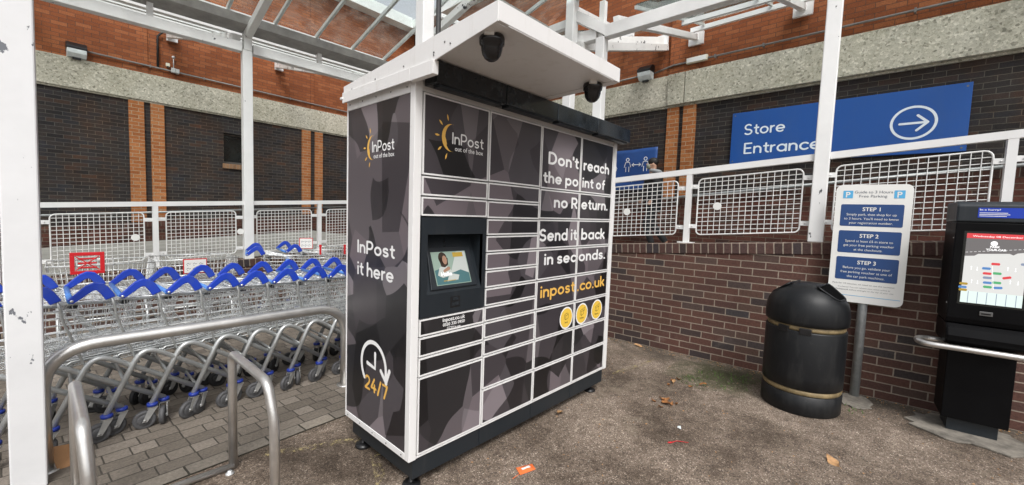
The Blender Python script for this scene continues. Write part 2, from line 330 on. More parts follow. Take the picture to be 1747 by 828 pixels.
# ------------------------------------------------------------------ mesh builder
class MB:
    def __init__(s): s.v = []; s.f = []; s.mi = []; s.sm = []
    def add(s, vs, fs, mi=0, smooth=False):
        o = len(s.v); s.v += [Vector(p) for p in vs]
        for f in fs: s.f.append([o + i for i in f]); s.mi.append(mi); s.sm.append(smooth)
        return s
    def box(s, a, b, mi=0, mat=None):
        x0, y0, z0 = a; x1, y1, z1 = b
        if x0 > x1: x0, x1 = x1, x0
        if y0 > y1: y0, y1 = y1, y0
        if z0 > z1: z0, z1 = z1, z0
        vs = [(x0, y0, z0), (x1, y0, z0), (x1, y1, z0), (x0, y1, z0), (x0, y0, z1), (x1, y0, z1), (x1, y1, z1), (x0, y1, z1)]
        if mat is not None: vs = [mat @ Vector(p) for p in vs]
        return s.add(vs, [(0, 3, 2, 1), (4, 5, 6, 7), (0, 1, 5, 4), (1, 2, 6, 5), (2, 3, 7, 6), (3, 0, 4, 7)], mi)
    def beam(s, p0, p1, w, h, up=(0, 0, 1), mi=0):
        """rectangular bar from p0 to p1, w across, h along up"""
        p0, p1 = Vector(p0), Vector(p1); d = (p1 - p0).normalized(); up = Vector(up)
        r = d.cross(up).normalized(); u = r.cross(d).normalized()
        vs = []
        for p in (p0, p1):
            for a, b in ((-1, -1), (1, -1), (1, 1), (-1, 1)): vs.append(p + r * a * w / 2 + u * b * h / 2)
        return s.add(vs, [(3, 2, 1, 0), (4, 5, 6, 7), (0, 1, 5, 4), (1, 2, 6, 5), (2, 3, 7, 6), (3, 0, 4, 7)], mi)
    def prism(s, poly, f, t, mi=0):
        """poly: 2-D points, f maps (a, b, depth) to 3-D"""
        n = len(poly); vs = [f(a, b, 0) for a, b in poly] + [f(a, b, t) for a, b in poly]
        fs = [tuple(range(n)), tuple(range(2 * n - 1, n - 1, -1))] + [(i, n + i, n + (i + 1) % n, (i + 1) % n) for i in range(n)]
        return s.add(vs, fs, mi)
    def tube(s, pts, r, n=8, closed=False, mi=0, cap=True, smooth=True):
        pts = [Vector(p) for p in pts]; k = len(pts); rs = r if isinstance(r, (list, tuple)) else [r] * k
        rings = []; ref = None
        for i, p in enumerate(pts):
            if closed: t = (pts[(i + 1) % k] - pts[i - 1]).normalized()
            else:
                a = (pts[i] - pts[i - 1]).normalized() if i else None
                b = (pts[i + 1] - pts[i]).normalized() if i < k - 1 else None
                t = (a + b).normalized() if a is not None and b is not None else (a if a is not None else b)
            if ref is None:
                ref = Vector((0, 0, 1)) if abs(t.z) < .9 else Vector((1, 0, 0))
            x = t.cross(ref).normalized(); y = t.cross(x).normalized(); ref = -y if False else x.cross(t)
            rings.append([p + (x * math.cos(2 * PI * j / n) + y * math.sin(2 * PI * j / n)) * rs[i] for j in range(n)])
        vs = [v for g in rings for v in g]; fs = []
        for i in range(k if closed else k - 1):
            a, b = i * n, ((i + 1) % k) * n
            for j in range(n): fs.append((a + j, b + j, b + (j + 1) % n, a + (j + 1) % n))
        if cap and not closed: fs += [tuple(range(n)), tuple(range(k * n - 1, (k - 1) * n - 1, -1))]
        return s.add(vs, fs, mi, smooth)
    def cyl(s, p0, p1, r, n=16, mi=0, r1=None): return s.tube([p0, p1], [r, r if r1 is None else r1], n, mi=mi)
    def lathe(s, prof, c=(0, 0, 0), n=24, mi=0, axis='z', sx=1., sy=1., smooth=True):
        c = Vector(c); vs = []; fs = []
        for r, z in prof:
            for j in range(n):
                a = 2 * PI * j / n; x, y = r * math.cos(a) * sx, r * math.sin(a) * sy
                vs.append(c + (Vector((x, y, z)) if axis == 'z' else Vector((x, z, y)) if axis == 'y' else Vector((z, x, y))))
        for i in range(len(prof) - 1):
            for j in range(n): fs.append((i * n + j, i * n + (j + 1) % n, (i + 1) * n + (j + 1) % n, (i + 1) * n + j))
        fs += [tuple(range(n - 1, -1, -1)), tuple(range((len(prof) - 1) * n, len(prof) * n))]
        return s.add(vs, fs, mi, smooth)
    def ball(s, c, r, n=16, mi=0):
        rx, ry, rz = r if isinstance(r, (list, tuple)) else (r, r, r)
        prof = [(max(1e-4, math.sin(PI * i / 10)), -math.cos(PI * i / 10)) for i in range(11)]
        vs, fs = [], []
        for a, z in prof:
            for j in range(n):
                t = 2 * PI * j / n; vs.append(Vector(c) + Vector((a * math.cos(t) * rx, a * math.sin(t) * ry, z * rz)))
        for i in range(10):
            for j in range(n): fs.append((i * n + j, i * n + (j + 1) % n, (i + 1) * n + (j + 1) % n, (i + 1) * n + j))
        return s.add(vs, fs, mi, True)
    # flat work on a surface: O origin, R along, U up (unit vectors)
    def flat(s, poly, O, R, U, mi=0):
        O, R, U = Vector(O), Vector(R), Vector(U)
        return s.add([O + R * a + U * b for a, b in poly], [tuple(range(len(poly)))], mi)
    def disc(s, c, r, O, R, U, n=28, mi=0, ry=None):
        return s.flat([(c[0] + r * math.cos(2 * PI * i / n), c[1] + (ry or r) * math.sin(2 * PI * i / n)) for i in range(n)], O, R, U, mi)
    def rect(s, a, b, c, d, O, R, U, mi=0, rad=0):
        if not rad: return s.flat([(a, b), (c, b), (c, d), (a, d)], O, R, U, mi)
        p = []
        for cx, cy, st in ((c - rad, b + rad, -PI / 2), (c - rad, d - rad, 0), (a + rad, d - rad, PI / 2), (a + rad, b + rad, PI)):
            p += [(cx + rad * math.cos(st + i * PI / 8), cy + rad * math.sin(st + i * PI / 8)) for i in range(5)]
        return s.flat(p, O, R, U, mi)
    def stroke(s, pts, w, O, R, U, mi=0, closed=False):
        """flat ribbon with round ends and joints along 2-D points"""
        O, R, U = Vector(O), Vector(R), Vector(U); h = w / 2; k = len(pts); L_, R_ = [], []
        for i in range(k):
            p = Vector(pts[i])
            if closed: t = Vector(pts[(i + 1) % k]) - Vector(pts[i - 1])
            else: t = Vector(pts[min(i + 1, k - 1)]) - Vector(pts[max(i - 1, 0)])
            t.normalize(); nn = Vector((-t.y, t.x)) * h
            L_.append(p + nn); R_.append(p - nn)
        if closed:
            vs = [O + R * q.x + U * q.y for q in L_ + R_]
            return s.add(vs, [(i, (i + 1) % k, k + (i + 1) % k, k + i) for i in range(k)], mi)
        def cap(p, t):
            a0 = math.atan2(t.y, t.x)
            return [Vector((p.x + h * math.cos(a0 - PI / 2 + PI * i / 6), p.y + h * math.sin(a0 - PI / 2 + PI * i / 6))) for i in range(1, 6)]
        e = cap(Vector(pts[-1]), Vector(pts[-1]) - Vector(pts[-2])); b = cap(Vector(pts[0]), Vector(pts[0]) - Vector(pts[1]))
        vs = [O + R * q.x + U * q.y for q in L_ + R_]
        s.add(vs, [(i, k + i, k + i + 1, i + 1) for i in range(k - 1)], mi)
        s.flat([(q.x, q.y) for q in [R_[-1]] + e + [L_[-1]]], O, R, U, mi)
        return s.flat([(q.x, q.y) for q in [L_[0]] + b + [R_[0]]], O, R, U, mi)
    def text(s, body, O, R, U, x0, y0, x1=None, cap=.1, bold=.0, align='L', mi=0, shear=0.):
        vs, fs = glyphs(body, bold); O, R, U = Vector(O), Vector(R), Vector(U)
        xa = min(v[0] for v in vs); xb = max(v[0] for v in vs); sy = cap / .727
        if x1 is not None: sx = (x1 - x0) / (xb - xa)
        else:
            sx = sy * .98
            if align == 'C': x0 -= (xb - xa) * sx / 2
        return s.add([O + R * (x0 + (v[0] - xa) * sx) + U * (y0 + v[1] * sy + shear * (v[0] - xa) * sx) for v in vs], fs, mi)
    def round_text(s, body, O, R, U, x0, y0, x1, cap, w):
        """geometric round-ended lettering: every stroke lies a hair in front of the one before"""
        O, R, U = Vector(O), Vector(R), Vector(U); Nv = R.cross(U); q = MB(); x = 0.; k = 0
        for ch in body:
            if ch == ' ': x += .34; continue
            paths, adv = GLYPH[ch]
            for p in paths:
                closed = p[0] == p[-1] and len(p) > 3
                pts = [(x + a, b) for a, b in (p[:-1] if closed else p)]
                q.stroke(pts, w, (0, 0, .00012 * (k % 5)), (1, 0, 0), (0, 1, 0), closed=closed); k += 1
            x += adv + w + (.10 if ch not in "rtcfk'" else .04)
        xa = min(v.x for v in q.v); xb = max(v.x for v in q.v); sx = (x1 - x0) / (xb - xa); sy = cap / (1 + w)
        return s.add([O + R * (x0 + (v.x - xa) * sx) + U * (y0 + (v.y + w / 2) * sy) + Nv * v.z for v in q.v], q.f)
    def build(s, name, mats, parent=None, world=False, smooth_angle=None, bevel=0):
        me = D.meshes.new(name)
        off = Vector((0, 0, 0))
        if world and parent is not None: off = parent.location
        me.from_pydata([tuple(p - off) for p in s.v], [], s.f)
        for m in (mats if isinstance(mats, (list, tuple)) else [mats]): me.materials.append(m)
        for p, mi, sm in zip(me.polygons, s.mi, s.sm): p.material_index = mi; p.use_smooth = sm
        me.validate(); me.update()
        o = D.objects.new(name, me); col.objects.link(o)
        if parent is not None: o.parent = parent
        if bevel:
            b = o.modifiers.new('edge', 'BEVEL'); b.width = bevel; b.segments = 2; b.limit_method = 'ANGLE'; b.angle_limit = math.radians(40)
        return o

def _arc(cx, cy, rx, ry, a0, a1, n=16):
    return [(cx + rx * math.cos(math.radians(a0 + (a1 - a0) * i / n)), cy + ry * math.sin(math.radians(a0 + (a1 - a0) * i / n))) for i in range(n + 1)]
def _ring(cx, cy, rx, ry):
    p = _arc(cx, cy, rx, ry, 0, 360, 26); p[-1] = p[0]; return p
_h, _r = .62, .31
_bowl = _ring(_r, _r, _r, _r)
_arch = [(0, .33)] + _arc(.255, .345, .255, .275, 178, 0, 14) + [(.51, 0)]
GLYPH = {
 'o': ([_bowl], .62), 'c': ([_arc(_r, _r, _r, _r, 48, 312, 20)], .53), 'e': ([[(.03, .31), (.60, .31)], _arc(_r, _r, _r, _r, 2, 312, 22)], .62),
 'a': ([_bowl, [(.62, 0), (.62, .62)]], .62), 'd': ([_bowl, [(.62, 0), (.62, 1.04)]], .62), 'b': ([_bowl, [(0, 0), (0, 1.04)]], .62), 'p': ([_bowl, [(0, -.34), (0, .62)]], .62),
 'n': ([[(0, 0), (0, .62)], _arch], .51), 'h': ([[(0, 0), (0, 1.04)], _arch], .51), 'r': ([[(0, 0), (0, .62)], [(0, .32)] + _arc(.27, .33, .27, .28, 175, 92, 10)], .30),
 'u': ([[(0, .62), (0, .29)] + _arc(.255, .275, .255, .275, 180, 358, 14), [(.51, .62), (.51, 0)]], .51),
 'i': ([[(0, 0), (0, .62)], [(0, .93), (0, .945)]], .0), 't': ([[(.15, .88), (.15, .20)] + _arc(.35, .20, .20, .20, 185, 265, 8), [(0, .62), (.34, .62)]], .35),
 'f': ([[(.13, 0), (.13, .80)] + _arc(.34, .82, .21, .21, 175, 95, 8), [(0, .62), (.32, .62)]], .33),
 's': ([_arc(.225, .465, .205, .155, 35, 268, 14) + _arc(.225, .155, .225, .155, 88, -145, 14)], .45), 'S': ([_arc(.30, .745, .275, .255, 38, 268, 16) + _arc(.30, .245, .31, .245, 88, -145, 16)], .61),
 'k': ([[(0, 0), (0, 1.04)], [(.03, .25), (.42, .62)], [(.17, .38), (.46, 0)]], .45), '.': ([[(0, .01), (.012, .01)]], .02), "'": ([[(0, 1.0), (0, .80)]], .0),
 'D': ([[(0, 0), (0, 1)], [(0, 1), (.28, 1)] + _arc(.28, .5, .46, .5, 88, -88, 18) + [(.28, 0), (0, 0)]], .74),
 'R': ([[(0, 0), (0, 1)], [(0, 1), (.30, 1)] + _arc(.30, .71, .29, .29, 88, -88, 12) + [(.30, .42), (0, .42)], [(.30, .42), (.60, 0)]], .60),
 'P': ([[(0, 0), (0, 1)], [(0, 1), (.30, 1)] + _arc(.30, .69, .31, .31, 88, -88, 12) + [(.30, .38), (0, .38)]], .60), 'I': ([[(0, 0), (0, 1)]], .0),
 'E': ([[(0, 0), (0, 1)], [(0, 1), (.52, 1)], [(0, .52), (.46, .52)], [(0, 0), (.52, 0)]], .52),
 '2': ([_arc(.28, .72, .28, .28, 165, -22, 14) + [(.46, .48), (0, .02)], [(0, 0), (.56, 0)]], .56), '4': ([[(.38, 1), (0, .30)], [(0, .28), (.60, .28)], [(.42, .55), (.42, 0)]], .58),
 '/': ([[(0, -.06), (.36, 1.06)]], .36), '7': ([[(0, 1), (.56, 1)], [(.56, 1), (.20, 0)]], .56)}
_gl = {}
def glyphs(body, bold):
    if (body, bold) in _gl: return _gl[(body, bold)]
    cu = D.curves.new('lettering', 'FONT'); cu.body = body; cu.size = 1; cu.offset = bold; cu.resolution_u = 4
    o = D.objects.new('lettering', cu); col.objects.link(o)
    dg = bpy.context.evaluated_depsgraph_get()
    me = D.meshes.new_from_object(o.evaluated_get(dg))
    r = ([tuple(v.co) for v in me.vertices], [tuple(p.vertices) for p in me.polygons])
    D.objects.remove(o); D.curves.remove(cu); D.meshes.remove(me)
    _gl[(body, bold)] = r
    return r

def tag(o, label=None, cat=None, group=None, kind=None):
    if label: o['label'] = label
    if cat: o['category'] = cat
    if group: o['group'] = group
    if kind: o['kind'] = kind
    return o

def thing(name, label, cat, loc=(0, 0, 0), rz=0., group=None):
    o = D.objects.new(name, None); o.empty_display_size = .1; col.objects.link(o)
    o.location = loc; o.rotation_euler = (0, 0, rz)
    return tag(o, label, cat, group)

def copy_tree(o, parent=None):
    c = o.copy(); col.objects.link(c)
    if parent is not None: c.parent = parent
    for ch in list(o.children): copy_tree(ch, c)
    return c

X, Y, Z = Vector((1, 0, 0)), Vector((0, 1, 0)), Vector((0, 0, 1))

# ------------------------------------------------------------------ camera
f_px = 708.081511854723
yaw, pit, rol = math.radians(47.28572665), math.radians(-3.98160774), math.radians(1.99350759)
S = 2.0 / 1.85
fw = Vector((math.sin(yaw) * math.cos(pit), math.cos(yaw) * math.cos(pit), math.sin(pit)))
ri = Vector((math.cos(yaw), -math.sin(yaw), 0)); up = ri.cross(fw)
r2 = ri * math.cos(rol) + up * math.sin(rol); u2 = -ri * math.sin(rol) + up * math.cos(rol)
cam_d = D.cameras.new('camera'); cam = D.objects.new('camera', cam_d); col.objects.link(cam)
cam_d.sensor_fit = 'HORIZONTAL'; cam_d.sensor_width = 36; cam_d.lens = f_px / 1747 * 36
cam_d.clip_start = .05; cam_d.clip_end = 500
mw = Matrix.Identity(4)
for i in range(3): mw[i][0] = r2[i]; mw[i][1] = u2[i]; mw[i][2] = -fw[i]
mw.translation = Vector((-1.1201776, -1.68648838, 1.24251653)) * S
cam.matrix_world = mw
scene.camera = cam

# ------------------------------------------------------------------ world and sun (bright overcast)
w = D.worlds.new('World'); scene.world = w; w.use_nodes = True
nt = w.node_tree; bg = nt.nodes['Background']
sky = nt.nodes.new('ShaderNodeTexSky'); sky.sky_type = 'NISHITA'; sky.sun_disc = False
SUN_EL, SUN_AZ = math.radians(52), math.radians(215)     # azimuth measured clockwise from +Y
sky.sun_elevation = SUN_EL; sky.sun_rotation = SUN_AZ
sky.air_density = 1.; sky.dust_density = 4.; sky.ozone_density = 1.
hs = nt.nodes.new('ShaderNodeHueSaturation'); hs.inputs['Saturation'].default_value = .22
nt.links.new(sky.outputs[0], hs.inputs['Color']); nt.links.new(hs.outputs[0], bg.inputs['Color'])
bg.inputs['Strength'].default_value = .15
sl = D.lights.new('sun', 'SUN'); sl.energy = 1.15; sl.angle = math.radians(18); sl.color = (1, .985, .965)
so = D.objects.new('sun', sl); col.objects.link(so)
sd = Vector((math.sin(SUN_AZ) * math.cos(SUN_EL), math.cos(SUN_AZ) * math.cos(SUN_EL), math.sin(SUN_EL)))
so.rotation_euler = sd.to_track_quat('Z', 'Y').to_euler()
vs_ = scene.view_settings; vs_.view_transform = 'Standard'; vs_.look = 'None'; vs_.gamma = 1; vs_.exposure = .50; vs_.use_curve_mapping = False
scene.cycles.max_bounces = 8; scene.cycles.transparent_max_bounces = 16

# ------------------------------------------------------------------ ground
g = MB(); g.flat([(-70, -70), (70, -70), (70, 70), (-70, 70)], (0, 0, G), X, Y)
tag(g.build('ground', M['tarmac']), kind='structure')
SITE = math.atan(.075)           # the paving, kerb and ramp walls are turned a little from the locker
pv = MB(); pv.flat([(-16, 0.11), (4.35, 0.11), (4.35, 4.2), (-16, 4.2)], (0, 0, 0), X, Y)
o = pv.build('block_paving', M['paving']); o.location = (-.877, .972, G + .004); o.rotation_euler.z = SITE; tag(o, kind='structure')
pe = MB(); pe.box((-16, 0, -.05), (4.35, .11, .006))
o = pe.build('paving_edge_course', M['paving_edge']); o.location = (-.877, .972, G); o.rotation_euler.z = SITE; tag(o, kind='structure')
# walkway floors behind the kerb wall and the ramp wall
wk = MB()
wk.prism([(-9, -.05), (3.7, .655), (3.7, -.4), (-9, -.4)], lambda a, b, t: (a, 5.22 + t, b), 5.7)
tag(wk.build('walkway_floor', M['slab']), kind='structure')
wr = MB()
def low_w(lx, ly, z): # the ramp wall's own frame in world space
    c, s = .075 / math.hypot(.075, 1), -1 / math.hypot(.075, 1)
    return Vector((3.466 + lx * c - ly * s, .8 + lx * s + ly * c, z))
wr.prism([(-4.2, .47), (9, 1.45), (9, G), (-4.2, G)], lambda a, b, t: low_w(a, .25 + t, b), 3.6)
tag(wr.build('ramp_floor', M['slab']), kind='structure')

wm, nt, b = newmat('worn_yellow_line')
v = objco(nt); n = noise(nt, v, 26., 6, .75); r = ramp(nt, [(.50, (0, 0, 0)), (.62, (.75, .75, .75))]); L(nt, n.outputs['Fac'], r.inputs[0])
b.inputs['Base Color'].default_value = (.42, .34, .17, 1); b.inputs['Roughness'].default_value = .85; L(nt, r.outputs[0], b.inputs['Alpha'])
yl = MB()
def strip(pts, wd): yl.stroke(pts, wd, (0, 0, G + .004), X, Y)
strip([(-.40, .915), (-.19, .80), (-.04, .745), (.08, .68)], .06); strip([(.07, .46), (-.02, .24), (-.10, .06)], .06); strip([(2.42, .10), (2.64, .06), (2.82, .03), (3.1, .0)], .05)
tag(yl.build('road_marking', wm), kind='structure')
# ------------------------------------------------------------------ the store building
K = Vector((7.255, 10.885, 0))
RZL = math.atan(.06); RZR = math.atan2(-1, -.04)
B = thing('store_building', 'brick store with red upper walls, pale concrete band and dark brick below', 'building', (K.x, K.y, G))
def wallpart(mb, name, mat, right, off=(0, 0), bevel=0):
    """mb is drawn in the wall's frame: x along, y into the wall, z world height"""
    for p in mb.v: p.z -= G
    o = mb.build(name, mat, B, bevel=bevel); o.rotation_euler.z = RZR if right else RZL
    return o
# wall facing the trolleys: local x from -20 to 0
LX0, RX1 = -21., 24.
m = MB(); m.box((LX0, 0, G), (-5.73, .3, 3.53)); m.box((-5.19, 0, G), (0, .3, 3.53)); m.box((-5.73, 0, G), (-5.19, .3, 2.34)); m.box((-5.73, 0, 3.09), (-5.19, .3, 3.53))
wallpart(m, 'dark_brick_wall', M['dark_brick'], False)
m = MB(); m.box((0, 0, G), (RX1, .3, 3.53)); wallpart(m, 'dark_brick_wall', M['dark_brick'], True)
# red upper wall with two thin recessed strips above each pilaster pair
m = MB(); m.box((LX0, 0.02, 4.11), (-.02, .3, 7.45))
for a in (-7.18, -3.54): m.box((a - .05, -.0, 4.12), (a + .05, .02, 7.3))
wallpart(m, 'red_brick_wall', M['dark_red_brick'], False)
m = MB(); m.box((0.02, 0.02, 4.11), (RX1, .3, 7.45)); m.box((9.27, -.03, 4.12), (9.83, .02, 7.3)); wallpart(m, 'red_brick_wall', M['dark_red_brick'], True)
m = MB(); m.box((LX0, -.06, 3.53), (-.07, .2, 4.11)); m.box((LX0, -.035, 3.495), (-.07, .2, 3.53)); wallpart(m, 'concrete_band', M['concrete'], False, bevel=.006)
m = MB(); m.box((.07, -.06, 3.53), (9.27, .2, 4.11)); m.box((9.285, -.10, 3.53), (9.60, .2, 4.11)); m.box((9.615, -.10, 3.53), (RX1, .2, 4.11))
m.box((.07, -.035, 3.495), (RX1, .2, 3.53)); wallpart(m, 'concrete_band', M['concrete'], True, bevel=.006)
for a, b_ in ((-7.471, -7.22), (-7.111, -6.876), (-3.849, -3.611), (-3.485, -3.261), (-11.1, -10.86), (-10.74, -10.5)):
    m = MB(); m.box((a, -.045, G), (b_, .01, 3.492)); q = wallpart(m, 'brick_pilaster', M['orange_brick'], False)
for a, b_ in ((9.28, 9.503), (9.594, 9.827), (5.6, 5.83), (5.92, 6.15), (17.2, 17.43), (17.52, 17.75)):
    m = MB(); m.box((a, -.045, G), (b_, .01, 3.492)); wallpart(m, 'brick_pilaster', M['orange_brick'], True)
# brown plinth with a sloping soldier-course top that follows the ramp
def plinth(x0, x1, z0, z1, right):
    m = MB(); m.prism([(x0, G), (x1, G), (x1, z1 - .11), (x0, z0 - .11)], lambda a, b, t: (a, -.1 + t, b), .099)
    wallpart(m, 'brick_plinth', M['plinth_brick'], right)
    m = MB(); m.prism([(x0, z0 - .108), (x1, z1 - .108), (x1, z1), (x0, z0)], lambda a, b, t: (a, -.115 + t, b), .114)
    wallpart(m, 'plinth_coping', M['plinth_cap'], right)
plinth(-12., -.12, .55, 1.375, False)
plinth(.12, 18., .90, 2.48, True)
# window in the dark wall
m = MB(); m.box((-5.73, .14, 2.34), (-5.69, .2, 3.09)); m.box((-5.23, .14, 2.34), (-5.19, .2, 3.09)); m.box((-5.69, .14, 2.34), (-5.23, .2, 2.40)); m.box((-5.69, .14, 3.05), (-5.23, .2, 3.09))
wf = wallpart(m, 'window', M['window_frame'], False)
m = MB(); m.box((-5.69, .17, 2.40 - G), (-5.23, .185, 3.05 - G)); q = m.build('pane', M['window_dark'], wf)
m = MB(); m.box((-5.76, -.05, 2.215 - G), (-5.16, .14, 2.337 - G)); q = m.build('sill', M['sill_brick'], wf, bevel=.012)
# eaves
m = MB(); m.box((LX0, -.36, 7.40), (-.36, .3, 7.65)); m.box((LX0, -.30, 7.65), (-.36, .3, 7.75)); wallpart(m, 'eaves_fascia', M['fascia_white'], False)
m = MB(); m.box((-.02, -.36, 7.403), (RX1, .3, 7.653)); wallpart(m, 'eaves_fascia', M['fascia_white'], True)
m = MB(); m.flat([(-30, .2), (26, .2), (26, 16), (-30, 16)], (0, 0, 7.76), X, Y); wallpart(m, 'roof', M['roof'], False)
m = MB(); m.flat([(0, .25), (RX1, .25), (RX1, 16), (0, 16)], (0, 0, 7.72), X, Y); wallpart(m, 'roof', M['roof'], True)

def on_wall(name, label, cat, lx, z, right, off=0., group=None):
    rz = RZR if right else RZL
    d = Vector((math.cos(rz), math.sin(rz), 0)); n = Vector((math.sin(rz), -math.cos(rz), 0))
    o = thing(name, label, cat, K + d * lx + n * off + Z * z, rz, group); return o

def floodlight(lx, z, right, label):
    t = on_wall('floodlight', label, 'floodlight', lx, z, right, 0., 'bulkhead floodlights on the brick walls')
    m = MB(); m.prism([(0, -.02), (0, .19), (-.10, .19), (-.19, .10), (-.19, .06), (-.02, .05)], lambda a, b, k: (-.145 + k, a, b), .29); m.build('housing', M['black'], t, bevel=.008)
    m = MB(); m.prism([(-.01, -.10), (-.01, .05), (-.185, .058), (-.17, -.02), (-.10, -.085)], lambda a, b, k: (-.138 + k, a, b), .276); m.build('lens', M['lens'], t, bevel=.012)
    m = MB(); m.box((-.06, -.10, -.125), (.06, -.01, -.09)); m.build('clip', M['black'], t)
floodlight(-8.22, 4.21, False, 'black floodlight with glass lens on the red brick above the trolleys')
floodlight(8.80, 4.20, True, 'black floodlight with glass lens on the red brick above the blue distancing banner')

def conduit(name, label, pts, r, mat, right):
    t = on_wall(name, label, 'pipe', 0, 0, right)
    m = MB(); m.tube(pts, r, 8); o = m.build('pipe_run', mat, t)
    c = MB()
    for i in range(len(pts) - 1):
        a, b_ = Vector(pts[i]), Vector(pts[i + 1]); n = int((b_ - a).length / 1.1)
        for k in range(1, n + 1):
            p = a.lerp(b_, k / (n + 1)); c.box((p.x - .012, p.y - r - .004, p.z - r - .012), (p.x + .012, -.001 if p.y > -.06 else p.y, p.z + r + .012))
    if c.v: c.build('clip', mat, t)
    return t
conduit('wall_conduit', 'thin grey conduit clipped to the red brick above the trolleys', [(-8.07, -.02, 4.30), (-2.2, -.02, 4.255), (-.1, -.02, 4.24)], .018, M['conduit'], False)
conduit('wall_conduit', 'thin grey conduit clipped to the red brick above the blue entrance sign', [(3.5, -.02, 4.20), (8.66, -.02, 4.235), ], .018, M['conduit'], True)
q = conduit('wall_conduit', 'grey conduit running on from the cream box towards the entrance', [(8.97, -.02, 4.235), (9.2, -.05, 4.26), (9.35, -.05, 4.285), (11.64, -.05, 4.276), (19, -.05, 4.27)], .018, M['conduit'], True)
t = on_wall('emergency_light', 'small cream emergency light box on the conduit', 'light', 9.80, 4.29, True, .03)
m = MB(); m.box((-.19, -.075, -.052), (.19, 0, .052)); m.build('casing', M['cream'], t, bevel=.015)
m = MB(); m.box((-.17, -.079, -.04), (.17, -.074, .04)); m.build('diffuser', M['sign_white'], t, bevel=.003)
conduit('black_cable', 'black cable bent down the red brick wall from the canopy', [(-6.80, -.12, 5.10), (-6.88, -.06, 5.08), (-6.955, -.02, 4.98), (-6.965, -.02, 4.32)], .022, M['cable'], False)
t = on_wall('junction_box', 'grey junction box with small globe sensor on stalk', 'junction box', -6.68, 4.31, False)
m = MB(); m.box((-.055, -.07, -.05), (.02, 0, .05)); m.box((.025, -.09, -.055), (.085, 0, .04)); m.build('casing', M['grey_box'], t, bevel=.006)
m = MB(); m.cyl((-.01, -.04, .05), (-.01, -.04, .27), .010, 8); m.build('stalk', M['grey_box'], t)
m = MB(); m.ball((-.01, -.04, .29), .032); m.build('globe', M['grey_box'], t)
t = on_wall('alarm_sensor', 'small cream sensor beside the junction box', 'sensor', -6.79, 4.40, False)
m = MB(); m.box((-.035, -.05, -.03), (.035, 0, .045)); m.build('casing', M['cream'], t, bevel=.008)
m = MB(); m.ball((0, -.045, -.04), .022); m.build('lens', M['black'], t)
# handrails on the walls, following the ramp
t = on_wall('wall_handrail', 'grey tubular handrail on the wall behind the trolleys', 'handrail', 0, 0, False)
m = MB(); m.tube([(-11, -.17, .86), (-.5, -.17, 1.50)], .024, 10); m.build('tube', M['handrail'], t)
for k in range(8):
    x = -10.6 + k * 1.4; z = .86 + (x + 11) * .061; m = MB(); m.tube([(x, -.11, z - .09), (x, -.17, z - .07), (x, -.17, z)], .010, 6); m.build('bracket', M['handrail'], t)
t = on_wall('wall_handrail', 'grey tubular handrail sloping up under the blue entrance sign', 'handrail', 0, 0, True)
m = MB(); m.tube([(.6, -.17, .955), (16, -.17, 2.33)], .024, 10); m.build('tube', M['handrail'], t)
for k in range(11):
    x = 1.2 + k * 1.4; z = .955 + (x - .6) * .0893; m = MB(); m.tube([(x, -.11, z - .09), (x, -.17, z - .07), (x, -.17, z)], .010, 6); m.build('bracket', M['handrail'], t)

# entrance sign
t = on_wall('entrance_sign', 'wide blue sign reading Store Entrance with a circled arrow', 'sign', 0, 0, True)
m = MB(); m.box((10.475, -.045, 2.345), (13.30, -.012, 3.216)); m.build('board', M['sign_blue'], t, bevel=.004)
O = Vector((0, -.0475, 0)); m = MB()
m.round_text('Store', O, X, Z, 10.68, 2.822, 11.278, .186, .155); m.round_text('Entrance', O, X, Z, 10.69, 2.502, 11.775, .19, .155)
m.build('lettering', M['sign_text'], t)
m = MB(); m.stroke([(12.78 + .222 * math.cos(2 * PI * i / 48), 2.768 + .213 * math.sin(2 * PI * i / 48)) for i in range(48)], .030, O, X, Z, closed=True)
m.stroke([(12.645, 2.762), (12.915, 2.762)], .030, O, X, Z); m.stroke([(12.82, 2.862), (12.922, 2.7625)], .030, O + Vector((0, -.0004, 0)), X, Z); m.stroke([(12.82, 2.662), (12.922, 2.7615)], .030, O + Vector((0, -.0006, 0)), X, Z)
m.build('arrow_symbol', M['sign_text'], t)
m = MB()
for x in (10.52, 11.9, 13.255):
    for z in (2.39, 3.17): m.disc((x, z), .012, O, X, Z, 10)
m.build('fixing', M['screw'], t)
# distancing banner
t = on_wall('distancing_banner', 'creased blue banner with face mask and distancing pictograms', 'banner', 0, 0, True)
m = MB(); nx, nz = 24, 12; vs = []
for i in range(nx + 1):
    for j in range(nz + 1):
        a, b_ = i / nx, j / nz
        vs.append((7.45 + 1.675 * a, -.05 - .012 * math.sin(7 * a + 4 * b_) * math.sin(PI * b_) - .01 * math.sin(19 * a - 8 * b_), 1.92 + .85 * b_ - .02 * math.sin(PI * a) * b_))
m.add(vs, [(i * (nz + 1) + j, (i + 1) * (nz + 1) + j, (i + 1) * (nz + 1) + j + 1, i * (nz + 1) + j + 1) for i in range(nx) for j in range(nz)], 0, True)
o = m.build('banner_sheet', M['banner_blue'], t); sol = o.modifiers.new('thick', 'SOLIDIFY'); sol.thickness = .003
O = Vector((0, -.084, 0)); m = MB()
def figure(cx):
    m.stroke([(cx + .033 * math.cos(2 * PI * i / 16), 2.545 + .033 * math.sin(2 * PI * i / 16)) for i in range(16)], .014, O, X, Z, closed=True)
    m.stroke([(cx - .035, 2.30), (cx - .035, 2.40), (cx - .075, 2.39), (cx - .045, 2.49), (cx + .045, 2.49), (cx + .075, 2.39), (cx + .035, 2.40), (cx + .035, 2.30)], .013, O, X, Z)
figure(8.50); figure(8.90)
